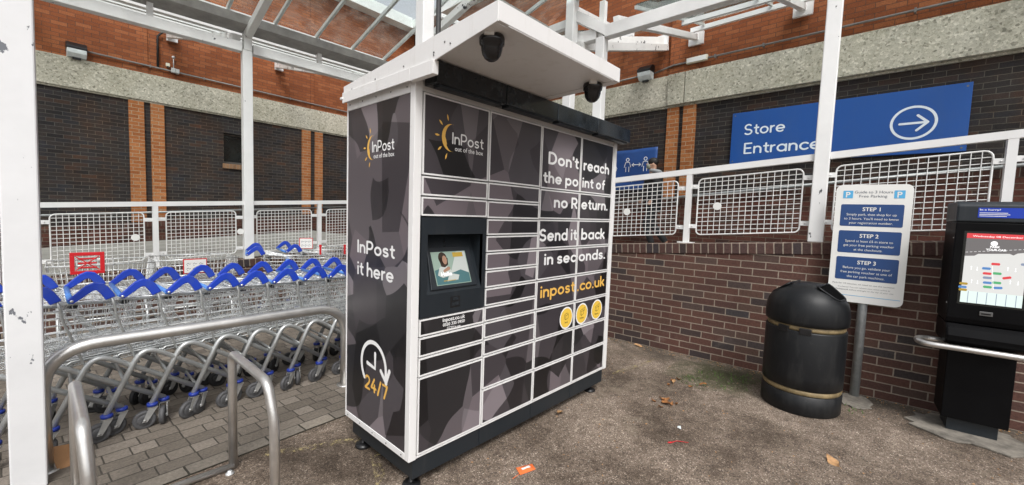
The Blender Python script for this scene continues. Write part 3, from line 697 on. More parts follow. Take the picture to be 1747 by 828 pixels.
m.stroke([(8.60, 2.435), (8.80, 2.435)], .014, O, X, Z); m.stroke([(8.64, 2.465), (8.60, 2.435), (8.64, 2.405)], .014, O, X, Z); m.stroke([(8.76, 2.465), (8.80, 2.435), (8.76, 2.405)], .014, O, X, Z)
m.stroke([(8.10, 2.57), (8.17, 2.56), (8.22, 2.50), (8.23, 2.42), (8.255, 2.38), (8.22, 2.30), (8.16, 2.26), (8.09, 2.25)], .014, O, X, Z); m.stroke([(8.10, 2.44), (8.16, 2.43), (8.245, 2.385)], .012, O, X, Z); m.stroke([(8.10, 2.36), (8.16, 2.30), (8.20, 2.29)], .012, O, X, Z)
m.build('pictograms', M['text_white'], t)
m = MB(); m.text('space', O, X, Z, 8.54, 2.115, 8.90, cap=.09, bold=.012); m.build('lettering', M['text_white'], t)

# ------------------------------------------------------------------ ramp wall and kerb wall
RZW = math.atan2(-1, .075)
RW = thing('ramp_wall', 'low brown brick ramp wall with sloping soldier coping behind the litter bin', 'wall', (3.466, .8, G), RZW)
m = MB(); m.prism([(-4.30, 0), (10, 0), (10, 1.79 - G - .115), (-4.30, .674 - G - .115)], lambda a, b, t: (a, t, b), .215); m.build('brickwork', M['brown_brick'], RW)
m = MB(); m.box((-4.31, -.012, -.115), (10.05, .23, 0)); o = m.build('coping', M['coping_brick'], RW, bevel=.006); o.location = (0, 0, 1.010 - G); o.rotation_euler.y = -math.atan(.078)
KW = thing('kerb_wall', 'low dark brick kerb wall with soldier coping behind the trolleys', 'wall', (0, 5.1 - .06, G))
m = MB(); m.prism([(-9, 0), (3.0, 0), (3.0, .522 + .168 - G - .112), (-9, .522 - .504 - G - .112)], lambda a, b, t: (a, t, b), .2); m.build('brickwork', M['brown_brick'], KW)
m = MB(); m.box((-9, -.012, -.112), (3.0, .21, 0)); o = m.build('coping', M['coping_brick'], KW, bevel=.006); o.location = (0, 0, .522 - G); o.rotation_euler.y = -math.atan(.056)

# ------------------------------------------------------------------ railings with mesh panels
def mesh_panel(parent, x0, x1, zt0, zb0, slope, disc=None, y=0.):
    """welded wire panel in a wire frame: x0..x1, top and bottom heights at x0"""
    zt = lambda x: zt0 + slope * (x - x0); zb = lambda x: zb0 + slope * (x - x0)
    m = MB(); r = .05; c = []
    for cx, cz, st in ((x1 - r, zb(x1) + r, -PI / 2), (x1 - r, zt(x1) - r, 0), (x0 + r, zt(x0) - r, PI / 2), (x0 + r, zb(x0) + r, PI)):
        c += [(cx + r * math.cos(st + i * PI / 8), y, cz + r * math.sin(st + i * PI / 8)) for i in range(5)]
    m.tube(c, .0078, 6, closed=True)
    fr = m.build('mesh_panel', M['wire_white'], parent)
    m = MB(); n = 16
    for i in range(1, n):
        x = x0 + (x1 - x0) * i / n; m.tube([(x, y - .004, zb(x)), (x, y - .004, zt(x))], .0036, 5, cap=False)
    k = 13
    for i in range(1, k):
        t = i / k; m.tube([(x0, y + .003, zb(x0) + (zt(x0) - zb(x0)) * t), (x1, y + .003, zb(x1) + (zt(x1) - zb(x1)) * t)], .0036, 5, cap=False)
    m.build('wire_grid', M['wire_white'], fr)
    if disc is not None:
        m = MB(); m.tube([(disc[0], y - .014, disc[1]), (disc[0], y - .009, disc[1])], .042, 20, smooth=False); o = m.build('reflector_disc', M['sign_white'], fr)
        m = MB()
    return fr

def lug(parent, x0, x1, z):
    m = MB(); m.box((x0, -.012, z - .022), (x1, .008, z + .022)); m.cyl(((x0 + x1) / 2, -.018, z), ((x0 + x1) / 2, -.010, z), .008, 8); return m.build('lug', M['rail_white'], parent)

LR = thing('ramp_railing', 'white railing with wire mesh panels behind the trolley row', 'railing', (0, 5.1, .522))
zl = lambda x: .056 * x        # local coping height
zrl = lambda x: 1.331 - .522 + .053 * x
m = MB(); m.beam((-9, 0, zrl(-9)), (.555, 0, zrl(.555)), .06, .058); m.beam((.675, 0, zrl(.675)), (3.2, 0, zrl(3.2)), .06, .058); m.build('top_rail', M['rail_white'], LR)
for x in (-.417, 1.628, -2.45, -4.5):
    m = MB(); m.box((x - .028, -.028, zl(x)), (x + .028, .028, zrl(x) - .025)); m.box((x - .09, -.045, zl(x)), (x + .09, .045, zl(x) + .012)); m.build('railing_post', M['rail_white'], LR)
for x0, x1, dk in ((-2.33, -1.535, None), (-1.317, -.525, (-.61, .886)), (-.31, .462, (.515, .95)), (.727, 1.505, None), (1.745, 2.53, None), (-3.4, -2.56, None)):
    p = mesh_panel(LR, x0, x1, 1.222 - .522 + .0475 * x0, .618 - .522 + .0475 * x0, .0475, None if dk is None else (dk[0], dk[1] - .522))
    for xx, s in ((x0, -1), (x1, 1)):
        zc = 1.222 - .522 + .0475 * xx
        for dz in (-.09, -.53): lug(LR, min(xx, xx + s * .085), max(xx, xx + s * .085), zc + dz)
RR = thing('ramp_railing', 'white sloping railing with wire mesh panels on the ramp wall', 'railing', low_w(0, .055, 0), RZW)
zrr = lambda x: 1.803 + .0855 * x
m = MB(); m.beam((-4.2, 0, zrr(-4.2)), (-.35, 0, zrr(-.35)), .06, .062); m.beam((-.23, 0, zrr(-.23)), (2.01, 0, zrr(2.01)), .06, .062); m.beam((2.13, 0, zrr(2.13)), (9, 0, zrr(9)), .06, .062); m.build('top_rail', M['rail_white'], RR)
for x in (.886, 3.24, 5.6, -1.5):
    zc = 1.010 + .078 * x
    m = MB(); m.box((x - .028, -.028, zc), (x + .028, .028, zrr(x) - .027)); m.box((x - .085, -.045, zc), (x + .085, .045, zc + .013)); m.build('railing_post', M['rail_white'], RR)
for x0, x1, dk in ((-.18, .764, (.17, 1.415)), (.985, 1.935, (1.19, 1.50)), (2.185, 3.15, None), (3.35, 4.3, None), (-1.38, -.42, None)):
    p = mesh_panel(RR, x0, x1, 1.722 + .0775 * x0, 1.108 + .0755 * x0, .076, dk)
    for xx, s in ((x0, -1), (x1, 1)):
        zc = 1.722 + .0775 * xx
        for dz in (-.085, -.525): lug(RR, min(xx, xx + s * .085), max(xx, xx + s * .085), zc + dz)

# ------------------------------------------------------------------ canopies
CT = thing('trolley_canopy', 'white steel and glass canopy over the trolley bay', 'canopy', (.615, 5.1, .55))
def cpart(mb, name, mat, parent=CT, **k): return mb.build(name, mat, parent, world=True, **k)
for x, y, z0, z1 in ((.615, 5.1, .552, 3.50), (2.90, 5.1, .68, 3.50), (-1.735, 5.1, .42, 3.50)):
    m = MB(); m.box((x - .06, y - .06, z0), (x + .06, y + .06, z1)); cpart(m, 'post', M['white'], bevel=.008)
m = MB(); m.box((1.00, 1.38, G), (1.12, 1.50, 4.6)); cpart(m, 'post', M['white'], bevel=.008)
m = MB(); m.box((3.27, 1.39, G), (3.39, 1.51, 4.2)); cpart(m, 'post', M['white'], bevel=.008)
m = MB(); m.cyl((1.15, 1.36, G), (1.15, 1.36, 4.5), .024, 10); cpart(m, 'downpipe', M['cable'])
m = MB(); m.cyl((1.19, 1.42, G), (1.19, 1.42, 4.5), .02, 10); cpart(m, 'downpipe', M['white'])
for a, b_ in ((-7, -1.805), (-1.665, .545), (.685, 2.83), (2.97, 3.28)):
    m = MB(); m.box((a, 5.04, 3.47), (b_, 5.16, 3.60)); cpart(m, 'eaves_beam', M['white'], bevel=.006)
for x in (-1.735, .62, 2.815):
    m = MB(); m.box((x - .05, 5.035, 3.50), (x + .05, 5.135, 3.76)); m.beam((x, 5.11, 3.70), (x, 2.0, 4.60), .085, .11); cpart(m, 'rafter', M['old_white'], bevel=.006)
for x in (-3.2, -.42, 1.62):
    m = MB(); m.box((x - .03, 5.07, 3.602), (x + .03, 5.13, 3.80)); cpart(m, 'stub_post', M['white'])
m = MB(); m.prism([(4.86, 3.90), (4.90, 3.80), (5.16, 3.75), (5.22, 3.90), (5.19, 3.90), (5.14, 3.785), (4.93, 3.83), (4.90, 3.90)], lambda a, b, t: (-7 + t, a, b), 9.85); cpart(m, 'gutter', M['gutter'])
m = MB(); m.box((-7, 5.03, 3.925), (2.75, 5.09, 3.985)); cpart(m, 'glazing_sill', M['white'])
sl_ = .27; za = lambda y: 3.985 + sl_ * (5.06 - y)
for k in range(-8, 5):
    x = .967 + .585 * k
    if x > 2.75: continue
    m = MB(); m.beam((x, 5.06, za(5.06)), (x, 2.0, za(2.0)), .035, .05); cpart(m, 'glazing_bar', M['bar'])
for k in range(-8, 4):
    x0 = .967 + .585 * (k - 1) + .018; x1 = min(.967 + .585 * k - .018, 2.75)
    m = MB(); m.prism([(5.06, za(5.06) + .026), (2.0, za(2.0) + .026), (2.0, za(2.0) + .034), (5.06, za(5.06) + .034)], lambda a, b, t: (x0 + t, a, b), x1 - x0); cpart(m, 'glass_pane', M['glass'])
m = MB(); m.box((-7, 1.96, za(2) - .05), (3.4, 2.04, za(2) + .10)); cpart(m, 'ridge_beam', M['white'])
# beams up to the building wall, with purlins and glass between
ends = []
for lx in (-8.98, -6.756, -4.50):
    q = K + Vector((math.cos(RZL), math.sin(RZL), 0)) * lx
    ends.append(q); px = q.x + (.05 if lx > -5 else 0)
    m = MB(); m.beam((px, 5.17, 3.66), (q.x, q.y - .06, 5.06), .10, .13); cpart(m, 'wall_beam', M['old_white'], bevel=.006)
    m = MB(); m.box((q.x - .05, q.y - .06, 4.94), (q.x + .15, q.y - .012, 5.14)); cpart(m, 'bracket_plate', M['white'])
for yy, hh in ((5.45, .07), (5.75, .05), (6.25, .06), (7.3, .06), (8.5, .06), (9.6, .06)):
    zz = 3.77 + .262 * (yy - 5.17)
    m = MB(); m.box((-7, yy - .03, zz - hh / 2), (3.3, yy + .03, zz + hh / 2)); cpart(m, 'purlin', M['white'])
m = MB(); m.prism([(5.5, 3.91), (10.0, 5.09), (10.0, 5.10), (5.5, 3.92)], lambda a, b, t: (-7 + t, a, b), 10.3); cpart(m, 'glass_pane', M['glass'])
m = MB(); m.prism([(3.61, za(3.61)), (2.05, za(2.05)), (2.05, za(2.05) + .008), (3.61, za(3.61) + .008)], lambda a, b, t: (2.88 + t, a, b), .55); cpart(m, 'glass_pane', M['glass'])
m = MB(); m.box((2.87, 3.59, za(3.6) - .03), (3.43, 3.65, za(3.6) + .03)); cpart(m, 'glazing_sill', M['white'])
m = MB(); m.prism([(1.89, 3.93), (.95, 4.21), (.95, 4.218), (1.89, 3.938)], lambda a, b, t: (1.3 + t, a, b), 2.1); cpart(m, 'glass_pane', M['glass'])
for x in (1.75, 2.33, 2.915):
    m = MB(); m.beam((x, 1.88, 3.91), (x, .95, 4.185), .03, .045); cpart(m, 'glazing_bar', M['bar'])
m = MB(); m.box((1.3, 1.87, 3.885), (3.38, 1.91, 3.92)); cpart(m, 'glazing_sill', M['gutter'])
m = MB(); m.beam((3.42, 1.95, 3.87), (3.40, 1.52, 3.87), .07, .10); cpart(m, 'eaves_beam', M['white'])

CW = thing('walkway_canopy', 'white steel and glass canopy over the ramp to the entrance', 'canopy', tuple(low_w(-.29, .055, 1.0)))
for lx in (-.29, 2.07, 4.43):
    m = MB(); p = low_w(lx, .055, 0); z0 = 1.012 + .078 * lx
    m.beam((p.x, p.y, z0), (p.x, p.y, 3.60 if lx < 0 else 4.0), .12, .12, up=(math.cos(RZW), math.sin(RZW), 0)); cpart(m, 'post', M['white'], CW, bevel=.008)
m = MB(); m.beam(low_w(-4.2, .055, 3.655), low_w(-.35, .055, 3.655), .12, .14); cpart(m, 'eaves_beam', M['white'], CW, bevel=.006)
m = MB(); m.beam(low_w(-.23, .055, 3.66), low_w(2.01, .055, 3.74), .12, .15); cpart(m, 'eaves_beam', M['white'], CW, bevel=.006)
m = MB(); m.beam(low_w(2.13, .055, 3.745), low_w(9, .055, 3.85), .12, .15); cpart(m, 'eaves_beam', M['white'], CW, bevel=.006)
m = MB(); a_ = low_w(-.29, .055, 3.605); m.beam((a_.x, a_.y, 3.60), (a_.x, a_.y, 4.05), .07, .07, up=(1, 0, 0)); cpart(m, 'stub_post', M['old_white'], CW)
m = MB(); m.beam((3.38, 1.42, 3.92), (3.50, .99, 3.65), .09, .12); cpart(m, 'brace', M['white'], CW)
def rwp(lx, off, z):
    d = Vector((math.cos(RZR), math.sin(RZR), 0)); n = Vector((math.sin(RZR), -math.cos(RZR), 0)); return K + d * lx + n * off + Z * z
for lx, lw, z1, z0, mt in ((9.76, -.15, 4.70, 3.82, 'white'), (11.40, 1.30, 4.72, 3.86, 'white'), (13.9, 3.9, 4.72, 3.88, 'white')):
    m = MB(); m.beam(low_w(lw, .14, z0), rwp(lx, .04, z1), .08, .10); cpart(m, 'wall_beam', M[mt], CW, bevel=.005)
    m = MB(); c = rwp(lx, .06, z1 - .03); m.beam(c + Vector((0, .13, 0)), c - Vector((0, .13, 0)), .05, .22); cpart(m, 'bracket_plate', M['white'], CW)
m = MB(); m.beam(low_w(-1.15, .12, 3.78), rwp(9.12, .05, 4.80), .10, .13); cpart(m, 'wall_beam', M['old_white'], CW, bevel=.005)
m = MB(); c = rwp(9.12, .07, 4.78); m.beam(c + Vector((0, .10, 0)), c - Vector((0, .10, 0)), .05, .24); cpart(m, 'bracket_plate', M['white'], CW)
m = MB(); m.beam((3.36, 1.36, 3.52), rwp(9.18, .05, 4.66), .10, .11); cpart(m, 'wall_beam', M['old_white'], CW)
m = MB(); m.beam((3.34, 1.50, 4.02), rwp(8.4, .05, 5.05), .09, .11); cpart(m, 'wall_beam', M['old_white'], CW)
m = MB(); m.beam((3.34, 1.38, 4.16), (2.4, -.2, 4.6), .10, .13); cpart(m, 'rafter', M['old_white'], CW)
m = MB(); m.beam(rwp(9.72, .22, 4.77), rwp(20, .22, 4.74), .06, .075); cpart(m, 'wall_plate', M['white'], CW)
for f_, w_ in ((.28, .06), (.62, .045)):
    a_ = low_w(.12, .14, 3.86).lerp(rwp(9.9, .22, 4.76), f_); b_ = low_w(8, .14, 3.9).lerp(rwp(18, .22, 4.74), f_)
    m = MB(); m.beam(a_, b_, w_, .07); cpart(m, 'purlin', M['white'], CW)
for f_, w_ in ((.18, .05), (.42, .06), (.72, .05)):
    a_ = low_w(-3.9, .14, 3.88).lerp(rwp(4.8, .22, 4.98), f_); b_ = low_w(-1.1, .14, 3.84).lerp(rwp(9.05, .22, 4.92), f_)
    m = MB(); m.beam(a_, b_, w_, .07); cpart(m, 'purlin', M['white'], CW)
for x_ in (2.35, 2.9):
    m = MB(); m.beam((x_, 1.35, 4.02), (x_ + .9, -.9, 4.55), .05, .08); cpart(m, 'rafter', M['white'], CW)
for k in range(8):
    a_ = low_w(.1 + 1.0 * k, .14, 3.91); b_ = rwp(9.95 + 1.05 * k, .22, 4.82)
    m = MB(); m.beam(a_, b_, .03, .04); cpart(m, 'glazing_bar', M['bar'], CW)
a_, b_, c_, d_ = low_w(.1, .14, 3.94), low_w(8, .14, 3.97), rwp(18.2, .22, 4.83), rwp(9.9, .22, 4.85)
m = MB(); m.add([a_, b_, c_, d_] + [p + Z * .008 for p in (a_, b_, c_, d_)], [(3, 2, 1, 0), (4, 5, 6, 7), (0, 1, 5, 4), (1, 2, 6, 5), (2, 3, 7, 6), (3, 0, 4, 7)]); cpart(m, 'glass_pane', M['glass'], CW)
a_, b_, c_, d_ = low_w(-4, .14, 3.94), low_w(-1.2, .14, 3.94), rwp(8.9, .22, 5.0), rwp(4.5, .22, 5.0)
m = MB(); m.add([a_, b_, c_, d_] + [p + Z * .008 for p in (a_, b_, c_, d_)], [(3, 2, 1, 0), (4, 5, 6, 7), (0, 1, 5, 4), (1, 2, 6, 5), (2, 3, 7, 6), (3, 0, 4, 7)]); cpart(m, 'glass_pane', M['glass'], CW)

# the big white post close to the camera
WP = thing('steel_post', 'thick white painted steel post with chipped edges beside the hoop rack', 'post', (-1.37, 1.45, G))
m = MB(); m.box((-.064, -.064, 0), (.064, .064, 4.6)); m.build('shaft', chipped('chipped_post_paint', (.76, .765, .77), (.16, .17, .19), .71), WP, bevel=.007)
WP.rotation_euler = (0, math.radians(.5), 0)


# ------------------------------------------------------------------ the parcel locker
W_, D_, H_ = 2.043, .721, 2.0
c1, c2, c3 = .525, 1.020, 1.505
PLk = thing('parcel_locker', 'tall parcel locker bank with dark camouflage doors and white frame', 'parcel locker', (0, 0, G))
def lp(mb, name, mat, parent=None, **k):
    """locker part drawn in world coordinates; sub-parts sit in the same frame as their part"""
    for p in mb.v: p.z -= G
    return mb.build(name, mat, parent or PLk, **k)
# carcass
m = MB(); m.box((.012, .141, .006), (W_ - .012, D_ - .004, H_ - .01)); m.box((c1 - .008, .012, .006), (W_ - .012, .140, H_ - .01)); m.box((.012, .012, .006), (c1 - .009, .140, .768)); m.box((.012, .012, 1.3126), (c1 - .009, .140, H_ - .01)); lp(m, 'carcass', M['cab_grey'])
m = MB()
m.box((0, -.012, 0), (.046, .03, H_)); m.box((W_ - .046, -.012, 0), (W_, .03, H_))
m.box((0, .032, 0), (.011, D_, .036)); m.box((0, .032, H_ - .062), (.011, D_, H_)); m.box((0, D_ - .012, .038), (.011, D_, H_ - .064))
m.box((W_ - .011, .032, 0), (W_, D_, .036)); m.box((W_ - .011, .032, H_ - .062), (W_, D_, H_))
m.box((.048, -.006, 0), (W_ - .048, .011, .012)); m.box((.048, -.002, H_ - .048), (W_ - .048, .011, H_)); m.box((.012, D_ - .003, 0), (W_ - .012, D_ + .004, H_))
lp(m, 'frame', M['cab_white'], bevel=.0025)
m = MB()
for i in range(5):
    yy = .06 + i * .155; m.cyl((-.002, yy, .018), (.001, yy, .018), .0045, 8); m.cyl((-.002, yy, H_ - .03), (.001, yy, H_ - .03), .0045, 8)
lp(m, 'rivet', M['screw'])
m = MB(); m.box((.0035, .034, .037), (.0118, D_ - .013, H_ - .063)); SP = lp(m, 'side_panel', M['camo'])
m = MB(); m.box((W_ - .0118, .034, .037), (W_ - .0035, D_ - .004, H_ - .063)); lp(m, 'side_panel', M['camo'])
# doors
rows = {0: ([1.9497, 1.526, 1.419, 1.3126], [.768, .668, .557, .449, .014]),
        1: ([1.9497, 1.528, 1.417, 1.308, 1.205, 1.101, .990, .881, .768, .670, .565, .458, .244, .014],),
        2: ([1.9497, 1.523, 1.312, 1.101, .881, .669, .457, .241, .013],),
        3: ([1.9497, 1.523, 1.312, 1.101, .881, .669, .457, .241, .013],)}
xs = [.050, c1, c2, c3, W_ - .050]
def door(x0, x1, z0, z1):
    g_ = .0042; x0 += g_; x1 -= g_; z0 += g_; z1 -= g_; t = .0085
    m = MB()
    for a, b_ in (((x0, z0), (x1, z0 + t)), ((x0, z1 - t), (x1, z1)), ((x0, z0 + t), (x0 + t, z1 - t)), ((x1 - t, z0 + t), (x1, z1 - t))):
        m.box((a[0], -.010, a[1]), (b_[0], .008, b_[1]))
    d = lp(m, 'door', M['cab_white'])
    m = MB(); m.box((x0 + t + .0004, -.0082, z0 + t + .0004), (x1 - t - .0004, .007, z1 - t - .0004)); lp(m, 'door_panel', M['camo'], d)
for k, segs in rows.items():
    for zs in segs:
        for a, b_ in zip(zs[:-1], zs[1:]): door(xs[k], xs[k + 1], b_, a)
# terminal
tx0, tx1, tz0, tz1 = .054, .519, .772, 1.3086
ox0, ox1, oz0, oz1 = .094, .490, .893, 1.217
m = MB(); F_ = -.013
m.box((tx0, F_, tz0), (tx1, .01, oz0)); m.box((tx0, F_, oz1), (tx1, .01, tz1)); m.box((tx0, F_, oz0), (ox0, .01, oz1)); m.box((ox1, F_, oz0), (tx1, .01, oz1))
dp = .115
m.add([(ox0, F_, oz0), (ox1, F_, oz0), (ox1, dp, oz1), (ox0, dp, oz1), (ox0, F_, oz1), (ox1, F_, oz1), (ox0, .02, oz1), (ox1, .02, oz1)], [(0, 1, 2, 3), (3, 2, 5, 4), (0, 3, 4), (1, 5, 2)])
TM = lp(m, 'terminal', M['anthracite'])
R_ = X; U_ = Vector((0, dp - F_, oz1 - oz0)).normalized(); Nn = R_.cross(U_)      # towards the customer
O_ = Vector((0, F_, oz0)) + Nn * .004
def scr(name, polys, mat, lift=0, parent=None):
    m = MB()
    for p in polys: m.flat(p, O_ + Nn * lift, R_, U_)
    return lp(m, name, mat, parent)
def ell(cx, cy, rx, ry, n=18): return [(cx + rx * math.cos(2 * PI * i / n), cy + ry * math.sin(2 * PI * i / n)) for i in range(n)]
m = MB(); m.prism([(.122, .02), (.455, .02), (.455, .262), (.15, .262)], lambda a, b, t: O_ + R_ * a + U_ * b + Nn * (t - .003), .010); lp(m, 'screen_bezel', M['anthracite'], TM, bevel=.003)
sx0, sx1, sy0, sy1 = .165, .415, .040, .232
SC = scr('screen', [[(sx0, sy0), (sx1, sy0), (sx1, sy1), (sx0, sy1)]], M['scr_pale'], .0075, TM)
def S2(u, v): return (sx0 + (sx1 - sx0) * u, sy0 + (sy1 - sy0) * v)
sub = [('scr_white', [[S2(.45, .35), S2(.98, .3), S2(.98, .98), S2(.72, .98)]], .0078),
       ('scr_teal', [[S2(.02, .02), S2(.98, .02), S2(.98, .30), S2(.75, .42), S2(.5, .34), S2(.2, .5), S2(.02, .45)]], .0081),
       ('scr_white', [[S2(.08, .30), S2(.16, .52), S2(.28, .60), S2(.42, .52), S2(.5, .36), S2(.42, .26), S2(.2, .22)], [S2(.3, .10), S2(.62, .12), S2(.68, .26), S2(.42, .34)]], .0084),
       ('scr_dark', [ell(*S2(.30, .80), .030, .036), [S2(.19, .82), S2(.22, .55), S2(.32, .52), S2(.42, .60), S2(.44, .80)]], .0087),
       ('scr_skin', [ell(*S2(.345, .745), .016, .026), [S2(.25, .36), S2(.44, .44), S2(.46, .52), S2(.40, .54), S2(.25, .44)]], .0090),
       ('scr_yellow', [[S2(.60, .82), S2(.90, .82), S2(.90, .96), S2(.60, .96)], [S2(.2, .11), S2(.55, .11), S2(.55, .13), S2(.2, .13)]], .0093)]
for mt, ps, lf in sub: scr('screen_picture', ps, M[mt], lf, TM)
m = MB(); m.text('Hello', O_ + Nn * .0097, R_, U_, S2(.17, .27)[0], S2(.17, .27)[1], S2(.47, .27)[0], cap=.022, bold=.02); lp(m, 'screen_greeting', M['scr_line'], TM)
m = MB(); m.cyl((.285, .088, 1.168), (.285, .096, 1.168), .006, 10); m.cyl((.285, .079, 1.146), (.285, .087, 1.146), .004, 10); lp(m, 'camera_eye', M['black'], TM)
m = MB(); m.box((.255, F_ - .003, .803), (.324, F_ + .001, .866)); sl2 = lp(m, 'scanner', M['black'], TM, bevel=.002)
m = MB(); m.box((.262, F_ - .005, .812), (.317, F_ - .0032, .835)); m.box((.268, F_ - .005, .842), (.311, F_ - .0032, .860)); lp(m, 'scanner_window', M['anthracite_gloss'], TM)
# lettering on the doors and the side
OF = Vector((0, -.0106, 0))
for z_, cp, l_, l0, l1, r_, r0, r1 in ((1.697, .088, "Don't", 1.097, 1.474, 'reach', 1.539, 1.927), (1.564, .082, 'the po', 1.045, 1.478, 'int of', 1.533, 1.872), (1.395, .086, 'no R', 1.180, 1.480, 'eturn.', 1.533, 1.934), (1.155, .090, 'Send it', 1.032, 1.492, 'back', 1.550, 1.908), (.985, .086, 'in sec', 1.094, 1.494, 'onds.', 1.530, 1.931)):
    m = MB(); m.round_text(l_, OF, X, Z, l0, z_, l1, cp, .215); m.round_text(r_, OF, X, Z, r0, z_, r1, cp, .215); lp(m, 'slogan_line', M['text_white'])
m = MB(); m.round_text('inpost', OF, X, Z, 1.066, .751, 1.494, .090, .19); m.round_text('.co.uk', OF, X, Z, 1.529, .749, 1.941, .090, .19); lp(m, 'web_address', M['text_yellow'])
m = MB(); m.text('inpost.co.uk', OF, X, Z, .207, .728, .370, cap=.0225, bold=.02); m.text('0330 335 0950', OF, X, Z, .209, .702, .368, cap=.018, bold=.02); m.text('CCTV in use', OF, X, Z, .238, .682, .337, cap=.0125, bold=.02); lp(m, 'contact_details', M['text_white'])
for cx, word, k in ((1.397, 'Send', 0), (1.613, 'Collect', 1), (1.838, 'Return', 2)):
    m = MB(); m.disc((cx, .558), .086, OF, X, Z, 40); st = lp(m, 'round_sticker', M['text_white'])
    m = MB(); m.disc((cx, .558), .075, OF - Y * .0006, X, Z, 40); lp(m, 'sticker_face', M['yellow'], st)
    m = MB(); o2 = OF - Y * .0012; w_ = .0035
    a = [(cx - .024, .585), (cx + .008, .596), (cx + .024, .585), (cx - .008, .574)]; b_ = [(x, z - .030) for x, z in a]
    m.stroke(a, w_, o2, X, Z, closed=True); m.stroke([a[0], b_[0], b_[3], b_[2], a[2]], w_, o2, X, Z); m.stroke([a[3], b_[3]], w_, o2, X, Z)
    if k: m.stroke([(cx + .016, .598), (cx + .034, .608), (cx + .036, .588), (cx + .026, .578)], w_, o2, X, Z)
    m.text(word, o2, X, Z, cx, .517, cap=.0155, bold=.01, align='C'); lp(m, 'sticker_print', M['ink'], st)
def sun_logo(O, R, x, z, s, sq=1., name='sun_emblem'):
    """crescent profile with five rays; x, z = crescent centre, s = radius"""
    m = MB(); n = 22; outer = []; inner = []
    for i in range(n + 1):
        a = math.radians(76 + (284 - 76) * i / n)
        outer.append((x + s * math.cos(a) * sq, z + s * math.sin(a)))
        t = abs(i - n / 2) / (n / 2)
        th = .34 * (1 - t ** 2) + .035
        if abs(i - n * .58) < 1.6: th += .10
        inner.append((x + (s * math.cos(a) + s * th * .95) * sq, z + s * math.sin(a) * (1 - .06 * (1 - t))))
    for i in range(n): m.flat([outer[i], inner[i], inner[i + 1], outer[i + 1]], O, R, Z)
    for d in (106, 139, 178, 216, 250):
        a = math.radians(d); r0, r1 = s * 1.22, s * 1.72; p = []
        for u, wd in ((0, 0), (.18, .5), (.5, 1), (.82, .55), (1, 0), (.82, -.55), (.5, -1), (.18, -.5)):
            r = r0 + (r1 - r0) * u; q = wd * s * .085
            p.append((x + (r * math.cos(a) - q * math.sin(a)) * sq, z + r * math.sin(a) + q * math.cos(a)))
        m.flat(p, O, R, Z)
    return lp(m, name, M['text_yellow'])
sun_logo(OF, X, .236, 1.742, .074, .86)
m = MB(); m.round_text('InPost', OF, X, Z, .243, 1.711, .477, .064, .15); m.text('out of the box', OF, X, Z, .263, 1.677, .475, cap=.026, bold=.01); lp(m, 'brand_lettering', M['text_white'])
OS = Vector((.0028, 0, 0)); RS = -Y        # the side panel reads from back to front
sun_logo(OS, RS, -.412, 1.692, .069, .86)
m = MB(); m.round_text('InPost', OS, RS, Z, -.414, 1.664, -.178, .064, .15); m.text('out of the box', OS, RS, Z, -.395, 1.630, -.178, cap=.026, bold=.01)
lp(m, 'brand_lettering', M['text_white'])
m = MB(); m.round_text('InPost', OS, RS, Z, -.579, 1.075, -.156, .080, .185); m.round_text('it here', OS, RS, Z, -.577, .941, -.166, .084, .185); lp(m, 'side_slogan', M['text_white'])
m = MB(); arc = [(-.372 + .140 * math.cos(math.radians(a)), .422 + .140 * math.sin(math.radians(a))) for a in range(222, -17, -8)]
m.stroke(arc, .024, OS, RS, Z); ex, ez = arc[-1]
m.stroke([(ex - .052, ez + .018), (ex + .008, ez - .036)], .025, OS - X * .0003, RS, Z); m.stroke([(ex + .040, ez + .042), (ex + .004, ez - .036)], .025, OS - X * .0006, RS, Z)
m.stroke([(-.352, .50), (-.352, .412), (-.442, .424)], .024, OS, RS, Z); lp(m, 'clock_symbol', M['text_white'])
m = MB(); m.round_text('24/7', OS, RS, Z, -.470, .262, -.208, .088, .19); lp(m, 'hours_lettering', M['text_yellow'])
# roof with visor over the terminal half, low roof over the rest
m = MB(); m.prism([(.71, 2.003), (.71, 2.078), (-.614, 2.180), (-.614, 2.103), (-.119, 2.088), (-.003, 2.088), (-.003, 2.003)], lambda a, b, t: (-.0195 + t, a, b), .970)
for x_ in (-.028,): m.prism([(.71, 2.003), (.71, 2.078), (-.614, 2.180), (-.614, 2.099), (-.237, 2.041), (-.003, 2.003)], lambda a, b, t: (x_ + t, a, b), .0084)
VS = lp(m, 'visor', M['cab_white'], bevel=.002)
m = MB()
for x_ in (-.019, .886): m.prism([(-.60, 2.1005), (-.60, 2.097), (-.125, 2.0835), (-.125, 2.0867)], lambda a, b, t: (x_ + t, a, b), .055)
m.prism([(-.612, 2.1013), (-.612, 2.0985), (-.565, 2.0972), (-.565, 2.1)], lambda a, b, t: (.037 + t, a, b), .848); lp(m, 'soffit_flange', M['cab_white'], VS)
m = MB(); m.box((-.036, -.205, 1.976), (-.004, -.0125, 2.040)); m.box((-.036, -.0124, 1.978), (-.0285, .712, 2.040)); m.box((-.042, .70, 2.0), (.95, .73, 2.014)); lp(m, 'cap_strip', M['cab_white'], VS, bevel=.002)
m = MB()
for yy, zz in ((.60, 2.045), (.33, 2.052), (.05, 2.062), (-.20, 2.072), (-.32, 2.084), (-.28, 2.10), (-.20, 2.060)): m.cyl((-.0305, yy, zz), (-.027, yy, zz), .0045, 8)
lp(m, 'rivet', M['screw'], VS)
m = MB(); m.box((.952, -.02, 2.002), (W_ + .012, .72, 2.05)); lp(m, 'roof_plate', M['cab_white'], bevel=.003)
edges = [.0515, .55, 1.045, 1.545, W_ + .025]
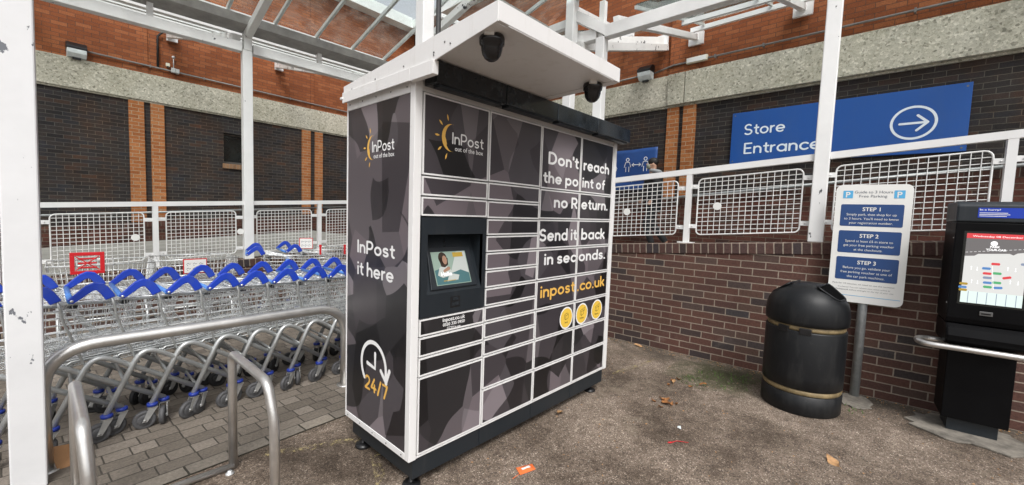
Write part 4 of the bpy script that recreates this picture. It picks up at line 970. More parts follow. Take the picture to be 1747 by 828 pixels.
for a, b_ in zip(edges[:-1], edges[1:]):
    m = MB(); m.box((a + .002, -.118, 1.972), (b_ - .002, -.0135, 2.084)); fs = lp(m, 'canopy_light_box', M['anthracite_gloss'], bevel=.005)
    m = MB(); m.box((a + .03, -.105, 1.962), (b_ - .03, -.05, 1.9715)); lp(m, 'light_strip', M['anthracite'], fs)
for cx in (.062, .868):
    m = MB(); cy = -.49; zt = 2.094
    m.lathe([(.001, -.100), (.017, -.097), (.030, -.088), (.040, -.073), (.0455, -.054), (.048, -.034), (.054, -.030), (.0555, -.006), (.052, .004)], (cx, cy, zt), 28); dm = lp(m, 'dome_camera', M['dome'])
    m = MB(); m.tube([(cx + .0505 * math.cos(PI * i / 16), cy + .0505 * math.sin(PI * i / 16), zt - .028) for i in range(32)], .0014, 6, closed=True); lp(m, 'dome_seam', M['black'], dm)
    m = MB(); m.box((cx - .045, cy - .062, zt - .012), (cx - .005, cy - .046, zt + .008), mat=Matrix.Translation((cx, cy, 0)) @ Matrix.Rotation(-.55, 4, 'Z') @ Matrix.Translation((-cx, -cy, 0))); lp(m, 'sticker', M['litter_white'], dm)
    m = MB(); m.disc((cx + .07, cy - .055), .005, (0, 0, zt + .021), X, -Y, 8); m.disc((cx + .085, cy - .02), .005, (0, 0, zt + .016), X, -Y, 8); lp(m, 'screw_hole', M['black'], VS)
px = [.036, c1, c2, c3, W_ - .036]
for a, b_ in zip(px[:-1], px[1:]):
    m = MB(); m.box((a + .0012, .004, -.118), (b_ - .0012, D_ - .03, -.001)); lp(m, 'plinth', M['anthracite'], bevel=.004)
for fx, fy in ((.066, .055), (.066, .60), (W_ - .15, .055), (W_ - .15, .60)):
    m = MB(); m.lathe([(.050, G), (.052, G + .006), (.047, G + .018), (.022, G + .026), (.013, G + .028), (.013, -.117)], (fx, fy, 0), 20); lp(m, 'levelling_foot', M['black'])

# ------------------------------------------------------------------ supermarket trolleys
def fillet(pts, r, n=6):
    out = [Vector(pts[0])]
    for a, b_, c in zip(pts[:-2], pts[1:-1], pts[2:]):
        a, b_, c = Vector(a), Vector(b_), Vector(c); u = (a - b_).normalized(); v = (c - b_).normalized()
        for i in range(n + 1):
            t = i / n; p0 = b_ + u * r; p2 = b_ + v * r
            out.append(p0 * (1 - t) ** 2 + b_ * 2 * t * (1 - t) + p2 * t * t)
    return out + [Vector(pts[-1])]
def caster(t, x, y, ztop, ang, tyre):
    c, s = math.cos(ang), math.sin(ang); r = .062
    wx, wy = x - .042 * c, y - .042 * s
    m = MB(); d = Vector((c, s, 0)); n = Vector((-s, c, 0))
    for k in (-1, 1):
        b0 = Vector((wx, wy, r)) + n * k * .021; tp = Vector((x, y, r + .078)) + n * k * .018
        m.add([b0 - d * .013 - Z * .010, b0 + d * .013 - Z * .012, tp + d * .026, tp - d * .020, b0 - d * .013 - Z * .010 + n * k * .003, b0 + d * .013 - Z * .012 + n * k * .003, tp + d * .026 + n * k * .003, tp - d * .020 + n * k * .003],
              [(0, 1, 2, 3), (7, 6, 5, 4), (0, 4, 5, 1), (1, 5, 6, 2), (2, 6, 7, 3), (3, 7, 4, 0)])
    m.box((x - .024, y - .022, r + .076), (x + .026, y + .022, r + .083)); m.cyl((x, y, r + .083), (x, y, ztop + .01), .012, 10)
    m.cyl(Vector((wx, wy, r)) - n * .026, Vector((wx, wy, r)) + n * .026, .008, 8)
    cs = m.build('caster', M['fork'], t)
    m = MB(); m.lathe([(.012, -.014), (.036, -.016), (.040, -.010), (.040, .010), (.036, .016), (.012, .014)], (0, 0, 0), 20, axis='y'); m.lathe([(.040, -.012), (.052, -.0155), (r, -.009), (r, .009), (.052, .0155), (.040, .012)], (0, 0, 0), 24, axis='y')
    rot = Matrix.Rotation(ang, 3, 'Z')
    for i, p in enumerate(m.v): m.v[i] = rot @ p + Vector((wx, wy, r))
    m.build('wheel', M[tyre], cs)
    m = MB(); m.lathe([(.024, 0), (.031, .004), (.031, .020), (.025, .024)], (x, y, r + .084), 18); m.build('collar', M['ring_blue'], cs)

def make_trolley(sw):
    t = thing('shopping_trolley', 'x', 'trolley', (0, 0, G), 0, 'nested trolleys in the long row')
    hy = .285
    # handle: two arched blue arms joined by a paler push bar
    for s in (-1, 1):
        m = MB()
        prof = [(-.108, .912), (-.088, .928), (-.058, .956), (-.026, .985), (-.002, .996), (.022, .990), (.040, .970), (.056, .942), (.068, .916)]
        n = len(prof); vs = []
        for i, (x, z) in enumerate(prof):
            a = Vector(prof[max(i - 1, 0)]); b_ = Vector(prof[min(i + 1, n - 1)]); tt = (b_ - a).normalized(); nn = Vector((-tt.y, tt.x)); hh = .016 + .0095 * min(1, i / 4)
            for k, (u, v) in enumerate(((-1, -1), (1, -1), (1, 1), (-1, 1))):
                q = Vector((x, z)) + nn * hh * v; vs.append((q.x, s * hy + u * .013, q.y))
        m.add(vs, [(i * 4 + j, i * 4 + (j + 1) % 4, i * 4 + 4 + (j + 1) % 4, i * 4 + 4 + j) for i in range(n - 1) for j in range(4)] + [(3, 2, 1, 0), tuple(range(4 * n - 4, 4 * n))])
        h = m.build('handle_arm', M['blue'], t, bevel=.005)
        m = MB(); m.cyl((-.100, s * (hy + .0135), .918), (-.100, s * (hy + .0165), .918), .008, 10); m.build('bolt', M['galv'], h)
    m = MB(); m.tube([(-.105, -hy, .915), (-.105, hy, .915)], .0145, 12); m.build('push_bar', M['pale_blue'], t)
    # basket
    m = MB()
    def corner(u, v, s):   # u 0 rear .. 1 front, v 0 bottom .. 1 top
        zb, zt = .50 + .05 * u, .905 - .035 * u
        xr, xf = .10 - .05 * v, .80 + .075 * v
        wd = (.245 - .055 * u) * (.84 + .16 * v)
        return Vector((xr + (xf - xr) * u, s * wd, zb + (zt - zb) * v))
    rim = [corner(u, 1, s) for u, s in ((0, -1), (1, -1), (1, 1), (0, 1))]; m.tube(rim, .0052, 6, closed=True)
    m.tube([corner(u, .0, s) for u, s in ((0, -1), (1, -1), (1, 1), (0, 1))], .004, 5, closed=True)
    for s in (-1, 1):
        for v in (.10, .20, .31, .42, .54, .66, .78, .89): m.tube([corner(0, v, s), corner(1, v, s)], .0030, 5, cap=False)
        for i in range(1, 10): m.tube([corner(i / 10, 0, s), corner(i / 10, 1, s)], .0022, 4, cap=False)
    for i in range(1, 9):
        k = -1 + 2 * i / 9
        m.tube([corner(0, 0, -1).lerp(corner(0, 0, 1), i / 9), corner(1, 0, -1).lerp(corner(1, 0, 1), i / 9), corner(1, 1, -1).lerp(corner(1, 1, 1), i / 9)], .0021, 4, cap=False)
    for i in range(1, 13): m.tube([corner(i / 13, 0, -1), corner(i / 13, 0, 1)], .0024, 4, cap=False)
    for v in (.2, .4, .6, .8): m.tube([corner(1, v, -1), corner(1, v, 1)], .0024, 4, cap=False)
    m.build('basket', M['galv'], t)
    # hinged rear flap and child seat folded on top
    m = MB()
    for i in range(9):
        y = -.225 + .45 * i / 8; m.tube([(.30, y * .92, .555), (.085, y, .895), (.11, y, .915), (.40, y * .93, .845)], .0022, 4, cap=False)
    for f_ in (0, .33, .66, 1): m.tube([(.30 - .215 * f_, -.222, .555 + .34 * f_), (.30 - .215 * f_, .222, .555 + .34 * f_)], .0028, 4, cap=False)
    for f_ in (.1, .45, .75, 1): m.tube([(.11 + .29 * f_, -.222, .915 - .07 * f_), (.11 + .29 * f_, .222, .915 - .07 * f_)], .0028, 4, cap=False)
    m.build('child_seat', M['galv'], t)
    # uprights from the handle down to the chassis
    for s in (-1, 1):
        m = MB(); m.tube([(.068, s * hy, .935), (.085, s * hy, .87), (.092, s * .262, .80), (.17, s * .235, .52), (.20, s * .225, .455)], .0075, 7)
        m.tube([(.068, s * hy, .93), (.14, s * .26, .895), (.30, s * .235, .88)], .0048, 6); m.build('handle_strut', M['chassis'], t)
    m = MB(); m.tube([(.04, -.20, .905), (.125, -.20, .872)], .013, 12); lk = m.build('coin_lock', M['galv'], t)
    m = MB(); m.tube([(.125, -.20, .872), (.155, -.20, .860)], .0165, 12); m.build('lock_cap', M['black'], lk)
    # chassis: on each side a bent leg over the rear caster and a straight rail down to the front caster, plus cross bars
    m = MB()
    for s in (-1, 1):
        leg = fillet([(.030, s * .262, .160), (.218, s * .250, .572), (.775, s * .205, .170)], .11, 9); m.tube(leg, .0165, 10)
        m.tube([(.30, s * .225, .50), (.34, s * .215, .53), (.75, s * .18, .545)], .007, 6)
    m.tube([(.60, -.218, .29), (.60, .218, .29)], .010, 8); m.tube([(.12, -.25, .36), (.12, .25, .36)], .009, 8); m.tube([(.75, -.205, .186), (.75, .205, .186)], .010, 8)
    m.tube([(.27, -.245, .515), (.27, .245, .515)], .008, 8)
    m.build('chassis', M['chassis'], t)
    caster(t, .034, -.262, .168, sw[0], 'rubber'); caster(t, .034, .262, .168, sw[1], 'dark_rubber'); caster(t, .775, -.205, .168, sw[2], 'rubber'); caster(t, .775, .205, .168, sw[3], 'dark_rubber')
    return t
PROTO = [make_trolley(q) for q in ((.18, -.5, .35, -.2), (.45, .3, 1.25, .6), (-.05, .9, .75, -1.1))]
T0 = PROTO[0]
ROWA = math.atan(.043); NT = 12
TROLLEY_LABEL = ['outermost nested trolley, cut by the photo edge beyond the thick white post', 'nested trolley between the outermost one and the thick white post', 'nested trolley whose blue handle is half hidden by the thick white post'] + \
    [q + ' nested trolley along the row, counting from the thick white post towards the locker' for q in ('first', 'second', 'third', 'fourth', 'fifth', 'sixth', 'seventh')] + \
    ['nested trolley partly covered by the locker, eighth from the thick white post', 'last nested trolley at the far end of the row behind the locker']
for k in range(NT):
    i = k - 3
    o = PROTO[k] if k < 3 else copy_tree(PROTO[(k * 2) % 3])
    o.location = (-1.098 + .2223 * i + random.uniform(-.010, .010), 2.03 + .0097 * i + random.uniform(-.007, .007), G); o.rotation_euler = (0, 0, ROWA + random.uniform(-.022, .022))
    o['label'] = TROLLEY_LABEL[k]; o['group'] = 'nested trolleys in the long row'
# casters swivel differently from trolley to trolley is left to the shared mesh; two loose trolleys stand behind
for k, (x, y, a, lab) in enumerate(((.46, 4.18, -.25, 'blue-handled trolley standing loose in front of the kerb wall and tall post'), (.92, 4.35, -.12, 'blue-handled trolley standing beside the red-strapped trolley'))):
    o = copy_tree(T0); o.location = (x, y, G); o.rotation_euler = (0, 0, a); o['label'] = lab; o['group'] = 'loose trolleys along the kerb wall'
# large shallow trolleys with plates, side on behind the row
def shallow(x, y, a, kind, label):
    t = thing('shopping_trolley', label, 'trolley', (x, y, G), a, 'loose trolleys along the kerb wall')
    w2, d2, z0, z1 = .36, .26, .70, .93
    m = MB()
    rc = lambda e, z: [(-w2 + e, -d2 + e, z), (w2 - e, -d2 + e, z), (w2 - e, d2 - e, z), (-w2 + e, d2 - e, z)]
    m.tube(rc(0, z1), .006, 6, closed=True); m.tube(rc(.03, z0), .005, 6, closed=True); m.tube(rc(.015, (z0 + z1) / 2), .003, 5, closed=True); m.tube(rc(.02, z0 + .06), .003, 5, closed=True); m.tube(rc(.008, z1 - .06), .003, 5, closed=True)
    for i in range(1, 19):
        xx = -w2 + 2 * w2 * i / 19
        m.tube([(xx, -d2, z1), (xx * .92, -d2 + .03, z0), (xx * .92, d2 - .03, z0), (xx, d2, z1)], .0024, 4, cap=False)
    for i in range(1, 13):
        yy = -d2 + 2 * d2 * i / 13; m.tube([(-w2, yy, z1), (-w2 + .03, yy * .92, z0), (w2 - .03, yy * .92, z0), (w2, yy, z1)], .0024, 4, cap=False)
    m.build('basket', M['galv'], t)
    m = MB()
    for s in (-1, 1):
        m.tube([(s * .30, -.24, .15), (s * .30, -.20, .42), (s * .30, .05, .62), (s * .30, .22, .70)], .013, 8); m.tube([(s * .30, -.20, .42), (s * .26, .30, .16)], .012, 8)
    m.tube([(-.30, -.20, .42), (.30, -.20, .42)], .010, 8); m.build('chassis', M['chassis'], t)
    for s in (-1, 1):
        caster(t, s * .30, -.24, .15, .3, 'rubber'); caster(t, s * .26, .30, .16, 1., 'rubber')
    if kind == 'red':
        m = MB(); fy = -d2 - .012
        m.box((-.215, fy - .012, .855), (.005, fy, .885)); m.box((-.215, fy - .012, 1.02), (.005, fy, 1.05)); m.box((-.215, fy - .012, .885), (-.185, fy, 1.02)); m.box((-.025, fy - .012, .885), (.005, fy, 1.02))
        for q in range(3): m.box((-.185 + .02, fy - .010, .905 + .04 * q), (-.045, fy - .002, .920 + .04 * q))
        m.beam((-.18, fy - .006, .89), (-.03, fy - .006, 1.015), .008, .014, up=(0, 1, 0)); m.beam((-.18, fy - .004, 1.015), (-.03, fy - .004, .89), .008, .014, up=(0, 1, 0))
        m.build('seat_plate', M['red'], t, bevel=.003)
    else:
        cx, cz, wd, ht = kind
        m = MB(); fy = -d2 - .010; m.box((cx - wd / 2, fy - .012, cz - ht / 2), (cx + wd / 2, fy, cz + ht / 2)); p = m.build('notice_plate', M['red'], t, bevel=.004)
        m = MB(); m.box((cx - wd / 2 + .009, fy - .0135, cz - ht / 2 + .009), (cx + wd / 2 - .009, fy - .0125, cz + ht / 2 - .009)); m.build('notice_face', M['sign_white'], p)
        m = MB(); O = Vector((0, fy - .0142, 0))
        for q in range(2):
            z = cz + .022 - .05 * q
            for e in range(3):
                xx = cx - wd * .36 + e * wd * .26
                m.stroke([(xx, z), (xx + .012, z + .012), (xx + .024, z), (xx + .034, z + .004)], .004, O, X, Z); m.disc((xx + .008, z - .012), .004, O, X, Z, 8)
        m.build('notice_print', M['navy_text'], p)
    return t
shallow(-.97, 3.75, .0, 'red', 'shallow wire trolley with a red cut-out seat plate')
shallow(-.24, 3.85, .02, (-.045, .86, .205, .155), 'shallow wire trolley with a wide red-bordered white notice plate')
t = shallow(1.42, 4.3, -.3, (-.30, 1.02, .17, .15), 'shallow wire trolley with small notice plate and red straps')
for xx in (-.12, .20):
    m = MB(); m.box((xx - .012, -.275, .86), (xx + .012, -.268, 1.0)); m.box((xx - .016, -.28, .97), (xx + .016, -.266, 1.0)); m.build('strap', M['red'], t)
# blue carrier bag hung on a loose trolley
m = MB(); prof = [(.010, .86), (.035, .80), (.055, .70), (.062, .60), (.050, .52), (.02, .50)]
m.lathe(prof, (0, 0, 0), 14, sx=1., sy=.55); bg_ = m.build('carrier_bag', M['pale_blue']); bg_.location = (.78, 4.02, G); tag(bg_, 'crumpled blue bag hanging between the loose trolleys', 'bag')

# ------------------------------------------------------------------ steel hoops
t = thing('guard_hoop', 'long stainless steel guard hoop in front of the trolley row', 'guard rail', (-.455, 1.575, G))
m = MB(); m.tube(fillet([(-.865, -.01, 0), (-.865, -.01, .69), (.86, .01, .69), (.86, .01, 0)], .25, 10), .036, 14); m.build('tube', M['steel'], t)
m = MB()
for x, y in ((-.865, -.01), (.86, .01)): m.lathe([(.065, 0), (.065, .008), (.03, .010)], (x, y, 0), 20)
m.build('floor_flange', M['steel'], t)
RK = thing('cycle_rack', 'stainless steel hoop rack with floor bars beside the white post', 'cycle rack', (-.58, .90, G))
for dx in (0, -.622, -1.244):
    m = MB(); m.tube(fillet([(dx, 0, 0), (dx + .005, .02, .675), (dx + .018, -.545, .675), (dx + .028, -.61, .50), (dx + .03, -.61, 0)], .06, 6), .0225, 14); m.build('hoop', M['steel'], RK)
m = MB(); m.tube([(-1.35, -.012, .018), (.0, -.012, .018)], .018, 12); m.build('floor_bar', M['steel'], RK)
m = MB(); m.tube([(-1.35, -.61, .018), (.03, -.61, .018)], .018, 12); m.build('floor_bar', M['steel'], RK)
for dx in (-.03, -.63):
    m = MB(); m.lathe([(.022, 0), (.022, .008), (.012, .012), (.012, .02)], (dx, -.055, 0), 14); m.build('floor_bolt', M['galv'], RK)

# ------------------------------------------------------------------ litter bin
BN = thing('litter_bin', 'black domed litter bin with dull gold bands against the brick wall', 'litter bin', (3.00, -1.32, G), math.radians(-98))
m = MB(); m.lathe([(.272, 0), (.280, .012), (.282, .158), (.270, .165)], (0, 0, 0), 40); m.build('base', M['black_matt'], BN)
m = MB(); m.lathe([(.272, .165), (.276, .172), (.276, .200), (.270, .204)], (0, 0, 0), 40); m.build('gold_band', M['gold'], BN)
m = MB(); m.lathe([(.270, .204), (.281, .210), (.283, .30), (.283, .665), (.279, .675), (.262, .676)], (0, 0, 0), 40); bd = m.build('body', M['black_matt'], BN)
m = MB(); m.lathe([(.268, .676), (.272, .69), (.270, .712), (.262, .716)], (0, 0, 0), 40); m.build('gold_band', M['gold'], BN)
m = MB()
for a in (-1.85, -1.30): m.box((.262, -.04, .655), (.288, .04, .705), mat=Matrix.Rotation(a, 4, 'Z'))
m.build('latch', M['black'], BN, bevel=.004)
# hood: a rounded dome cut by two sloping faces, each with a near-black sheet as the posting slot's shade under a raised lip
m = MB(); n = 72; prof = [(.266, .712), (.286, .722), (.291, .750), (.290, .80), (.285, .850), (.273, .895), (.254, .935), (.226, .970), (.190, 1.000), (.148, 1.022), (.10, 1.036), (.05, 1.042), (.001, 1.043)]
vs, fs = [], []
def cut(x, z): return min(z, 1.043 - .74 * max(0., abs(x) - .082))
for r, z in prof:
    for j in range(n):
        a = 2 * PI * j / n; x, y = r * math.cos(a), r * math.sin(a); vs.append((x, y, cut(x, z)))
for i in range(len(prof) - 1):
    for j in range(n): fs.append((i * n + j, i * n + (j + 1) % n, (i + 1) * n + (j + 1) % n, (i + 1) * n + j))
m.add(vs, fs, 0, True); m.build('hood', M['black_matt'], BN)
for s in (-1, 1):
    m = MB(); q = []
    for x in (.105, .228):
        z = cut(x, 2) + .003; w2 = .150 if x < .2 else .095
        q += [(s * x, -w2, z), (s * x, w2, z)]
    m.add(q, [(0, 1, 3, 2)]); op = m.build('opening', M['hole_shade'], BN)
    m = MB(); lp_ = [(s * .098, -.155), (s * .098, .155), (s * .236, .100), (s * .236, -.100)]
    m.tube([(p.x, p.y, cut(p.x, 2) + .002) for p in fillet([(s * .098, 0, 0)] + [(x, y, 0) for x, y in (lp_[1], lp_[2], lp_[3], lp_[0])] + [(s * .098, -.001, 0)], .04, 5)], .0075, 8); m.build('opening_lip', M['black_matt'], op)

# ------------------------------------------------------------------ parking guide sign
SG = thing('parking_sign', 'white parking guide board with three blue STEP panels on a grey post', 'sign', tuple(low_w(2.452, -.125, G)), RZW)
bw2, b0, b1 = .2525, .665 - G, 1.700 - G
m = MB(); r = .05; poly = []
for cx, cz, st in ((bw2 - r, b0 + r, -PI / 2), (bw2 - r, b1 - r, 0), (-bw2 + r, b1 - r, PI / 2), (-bw2 + r, b0 + r, PI)):
    poly += [(cx + r * math.cos(st + i * PI / 12), cz + r * math.sin(st + i * PI / 12)) for i in range(7)]
m.prism(poly, lambda a, b, t: (a, t, b), .004); BD = m.build('board', M['sign_white'], SG)
BH = b1 - b0; fx = lambda u: -bw2 + 2 * bw2 * u; fz = lambda v: b1 - BH * v
O = Vector((0, -.0012, 0)); O2 = Vector((0, -.0024, 0))
for v0, v1, head, lines in ((.165, .350, 'STEP 1', ('Simply park, then shop for up', "to 3 hours. You'll need to know", 'your registration number.')), (.388, .577, 'STEP 2', ('Spend at least £5 in store to', 'get your free parking voucher', 'at the checkouts.')), (.612, .808, 'STEP 3', ('Before you go, validate your', 'free parking voucher at one of', 'the car park machines.'))):
    m = MB(); m.rect(fx(.085), fz(v1), fx(.905), fz(v0), O, X, Z, rad=.012); sp = m.build('step_panel', M['panel_blue'], SG)
    m = MB(); h = v1 - v0
    m.text(head, O2, X, Z, fx(.495), fz(v0 + h * .30), cap=.033, bold=.016, align='C')
    for i, s_ in enumerate(lines): m.text(s_, O2, X, Z, fx(.495), fz(v0 + h * (.51 + .19 * i)), cap=.0205, bold=0., align='C')
    m.build('step_lettering', M['sign_white'], sp)
for u in (.10, .765):
    m = MB(); m.rect(fx(u), fz(.114), fx(u + .135), fz(.050), O, X, Z, rad=.004); p = m.build('parking_symbol', M['sky_blue'], SG)
    m = MB(); m.text('P', O2, X, Z, fx(u + .0675), fz(.106), cap=.048, bold=.02, align='C'); m.build('symbol_letter', M['sign_white'], p)
m = MB(); m.text('Guide to 3 Hours', O, X, Z, fx(.255), fz(.073), fx(.745), cap=.024, bold=-.004); m.text('Free Parking', O, X, Z, fx(.32), fz(.107), fx(.68), cap=.024, bold=-.004); m.build('title', M['navy_text'], SG)
m = MB(); m.text('Park for 15 minutes, no need to use the terminal.', O, X, Z, fx(.06), fz(.848), fx(.885), cap=.0135); m.text('In a hurry? You can validate your ticket online at', O, X, Z, fx(.14), fz(.876), fx(.83), cap=.0115); m.text('before midnight on the day of your visit.', O, X, Z, fx(.30), fz(.899), fx(.88), cap=.0115)
m.text('ParkTo-Shop.co.uk', O, X, Z, fx(.055), fz(.899), fx(.285), cap=.0115, bold=.015); m.build('small_print', M['grey_text'], SG)
m = MB(); m.rect(fx(.06), fz(.944), fx(.965), fz(.940), O, X, Z); m.build('rule_line', M['sky_blue'], SG)
m = MB(); m.cyl((0, .042, 0), (0, .042, 1.80), .034, 20); m.build('pole', M['galv_pole'], SG)
m = MB()
for z in (b0 + .15, b1 - .15): m.box((-.10, .0042, z - .02), (.10, .012, z + .02))
m.build('clamp', M['galv_pole'], SG)

# ------------------------------------------------------------------ parking kiosk
KS = thing('parking_kiosk', 'tall black parking kiosk with lit touch screen on the brick wall', 'kiosk', tuple(low_w(3.115, -.02, G)), RZW)
FY = -.465      # front of the screen housing
zk = lambda z: z - G
m = MB(); m.prism([(-.08, zk(.66)), (FY + .01, zk(.66)), (FY, zk(.70)), (FY, zk(1.395)), (-.08, zk(1.395))], lambda a, b, t: (-.205 + t, a, b), .41); m.build('screen_housing', M['kiosk_black'], KS, bevel=.006)
m = MB(); m.prism([(-.08, zk(1.398)), (FY - .004, zk(1.398)), (FY - .004, zk(1.515)), (FY + .03, zk(1.545)), (-.08, zk(1.545))], lambda a, b, t: (-.208 + t, a, b), .416); hd = m.build('top_housing', M['anthracite'], KS, bevel=.01)
m = MB(); O = Vector((0, FY - .0062, 0)); m.rect(-.105, zk(1.43), .135, zk(1.50), O, X, Z); st = m.build('blue_sticker', M['blue'], hd)
m = MB(); O = Vector((0, FY - .0072, 0)); m.text('In a hurry?', O, X, Z, -.098, zk(1.481), .0, cap=.012, bold=.02)
for i, q in enumerate((.035, .045, .03)): m.rect(-.098, zk(1.462 - .011 * i), q, zk(1.466 - .011 * i), O, X, Z)
m.build('sticker_print', M['text_white'], hd)
# touch screen
O = Vector((0, FY - .0022, 0)); sx, sz0, sz1 = .146, zk(.818), zk(1.318)
def kflat(name, mat, lift, fn):
    m = MB(); fn(m, O - Y * lift); return m.build(name, M[mat], KSC)
m = MB(); m.rect(-sx, sz0, sx, sz1, O, X, Z); KSC = m.build('touch_screen', M['scr_beige'], KS)
SU = lambda u: -sx + 2 * sx * u; SV = lambda v: sz1 - (sz1 - sz0) * v
kflat('screen_header', 'scr_grey', .0006, lambda m, o: m.flat([(SU(0), SV(.05)), (SU(0), SV(.33)), (SU(.16), SV(.32)), (SU(.22), SV(.29)), (SU(.72), SV(.265)), (SU(.78), SV(.285)), (SU(.84), SV(.255)), (SU(1), SV(.235)), (SU(1), SV(.05))][::-1], o, X, Z))
kflat('screen_banner', 'scr_red', .0010, lambda m, o: m.rect(SU(0), SV(.07), SU(1), SV(0), o, X, Z))
kflat('screen_bays', 'scr_mint', .0006, lambda m, o: m.rect(SU(0), SV(1), SU(1), SV(.83), o, X, Z))
kflat('screen_bay_line', 'scr_slate', .0010, lambda m, o: [m.rect(SU(.12 + .155 * i), SV(1), SU(.132 + .155 * i), SV(.835), o, X, Z) for i in range(6)])
def cars(cols):
    def fn(m, o):
        for u, v, a in cols:
            q = [(.021, .003), (.017, .0085), (-.017, .0085), (-.021, .003), (-.021, -.003), (-.017, -.0085), (.017, -.0085), (.021, -.003)]
            m.flat([(SU(u) + x * math.cos(a) - y * math.sin(a), SV(v) + x * math.sin(a) + y * math.cos(a)) for x, y in q], o, X, Z)
    return fn
kflat('screen_cars', 'scr_red', .0012, cars([(.52, .42, 0), (.40, .56, 0), (.72, .60, .3)]))
kflat('screen_cars', 'scr_blue', .0012, cars([(.38, .49, 0), (.42, .69, 0), (.60, .75, .1), (.02, .78, 0)]))
kflat('screen_cars', 'scr_green', .0012, cars([(.56, .55, 0), (.57, .68, 0), (.43, .75, 0)]))
kflat('screen_cars', 'scr_yellow', .0012, cars([(.03, .73, 0), (.03, .82, 0)]))
kflat('screen_cars', 'scr_slate', .0012, cars([(.41, .62, 0), (.98, .40, 0)]))
def lines(m, o):
    m.disc((SU(.46), SV(.135)), .017, o, X, Z, 20)
    m.text('PARK', o, X, Z, SU(.48), SV(.195), cap=.014, bold=.03, align='C'); m.text('YOUR CAR', o, X, Z, SU(.50), SV(.235), cap=.014, bold=.03, align='C')
    m.text('Wednesday 08 December', o, X, Z, SU(.10), SV(.05), SU(.90), cap=.012)
    m.stroke([(SU(.47), SV(.45)), (SU(.53), SV(.78))], .0015, o, X, Z)
    for i in range(14): m.stroke([(SU(.01 + .07 * i), SV(.275 - .006 * i)), (SU(.045 + .07 * i), SV(.272 - .006 * i))], .002, o, X, Z)
    for u, v, d in ((.13, .50, 1), (.23, .50, -1), (.16, .69, 1), (.26, .69, -1), (.72, .48, 1), (.84, .48, -1), (.78, .66, 1), (.90, .66, -1)):
        m.stroke([(SU(u), SV(v - .022)), (SU(u), SV(v + .022))], .003, o, X, Z); m.flat([(SU(u) - .005, SV(v) + d * .008), (SU(u) + .005, SV(v) + d * .008), (SU(u), SV(v) + d * .016)], o - Y * .0002, X, Z)
kflat('screen_lettering', 'scr_line', .0014, lines)
m = MB(); m.box((-.045, FY - .006, zk(.735)), (.02, FY + .002, zk(.765))); sl3 = m.build('card_slot', M['screw'], KS, bevel=.002)
m = MB(); m.box((-.036, FY - .008, zk(.745)), (.010, FY - .0062, zk(.753))); m.build('slot_mouth', M['kiosk_black'], sl3)
m = MB()
for z_ in (1.28, .80): m.cyl((-.2055, FY + .03, zk(z_)), (-.209, FY + .03, zk(z_)), .004, 8)
m.build('edge_light_dot', M['sign_white'], KS)  # white colour stands in for two small lights on the housing edge
m = MB(); m.rect(-.16, zk(.803), .16, zk(1.333), Vector((0, FY - .0012, 0)), X, Z); m.build('screen_surround', M['window_dark'], KS)
m = MB(); m.prism([(-.10, zk(.50)), (FY + .01, zk(.50)), (FY - .045, zk(.525)), (FY - .055, zk(.575)), (FY - .035, zk(.63)), (FY, zk(.655)), (-.10, zk(.655))], lambda a, b, t: (-.205 + t, a, b), .41); m.build('shelf', M['kiosk_black'], KS, bevel=.012)
m = MB(); m.box((-.17, FY + .06, zk(-.07)), (.17, -.10, zk(.498))); m.build('pedestal', M['kiosk_black'], KS, bevel=.005)
m = MB(); m.box((-.13, FY + .10, 0), (.13, -.12, zk(-.072))); m.build('foot', M['anthracite'], KS)
KR = thing('kiosk_guard_rail', 'curved steel guard rail looping round the black kiosk', 'guard rail', tuple(low_w(3.115, -.02, G)), RZW)
m = MB(); m.tube(fillet([(-.172, -.33, zk(.49)), (-.335, -.33, zk(.49)), (-.345, -.55, zk(.49)), (.425, -.55, zk(.495)), (.415, -.33, zk(.495)), (.172, -.33, zk(.495))], .095, 8), .021, 14); m.build('tube', M['steel'], KR)
m = MB()
for x in (-.1725, .1725): m.box((x - .004, -.37, zk(.45)), (x + .004, -.29, zk(.53)))
m.build('mounting_flange', M['steel'], KR)

# cement pads
def pad(name, cx, cy, rx, ry, h, seed, label):
    rr = random.Random(seed); n = 26; m = MB()
    poly = [(cx + rx * math.cos(2 * PI * i / n) * (1 + rr.uniform(-.18, .18)), cy + ry * math.sin(2 * PI * i / n) * (1 + rr.uniform(-.18, .18))) for i in range(n)]
    m.prism(poly, lambda a, b, t: (a, b, G + .001 + t), h); o = m.build(name, M['patch'], bevel=.004); tag(o, kind='structure'); return o
pad('ground_cement_pad', 3.43, -1.66, .17, .13, .010, 3, '')
pad('ground_cement_pad', 3.35, -2.32, .26, .34, .014, 5, '')

# ------------------------------------------------------------------ person walking down the ramp
def skin_mesh(name, verts, edges, radii, mat, parent=None, root=0, sub=2):
    me = D.meshes.new(name); me.from_pydata(verts, edges, []); me.materials.append(mat)
    o = D.objects.new(name, me); col.objects.link(o)
    sk = o.modifiers.new('skin', 'SKIN'); sk.use_smooth_shade = True
    for v, r in zip(me.skin_vertices[0].data if me.skin_vertices else [], radii): v.radius = (r, r) if not isinstance(r, tuple) else r
    if not me.skin_vertices:
        bm = bmesh.new(); bm.from_mesh(me); bm.verts.layers.skin.verify(); bm.to_mesh(me); bm.free()
        for v, r in zip(me.skin_vertices[0].data, radii): v.radius = (r, r) if not isinstance(r, tuple) else r
    me.skin_vertices[0].data[root].use_root = True
    ss = o.modifiers.new('sub', 'SUBSURF'); ss.levels = ss.render_levels = sub
    dg = bpy.context.evaluated_depsgraph_get(); m2 = D.meshes.new_from_object(o.evaluated_get(dg))
    o.modifiers.clear(); o.data = m2
    for p in m2.polygons: p.use_smooth = True
    if parent is not None: o.parent = parent
    return o
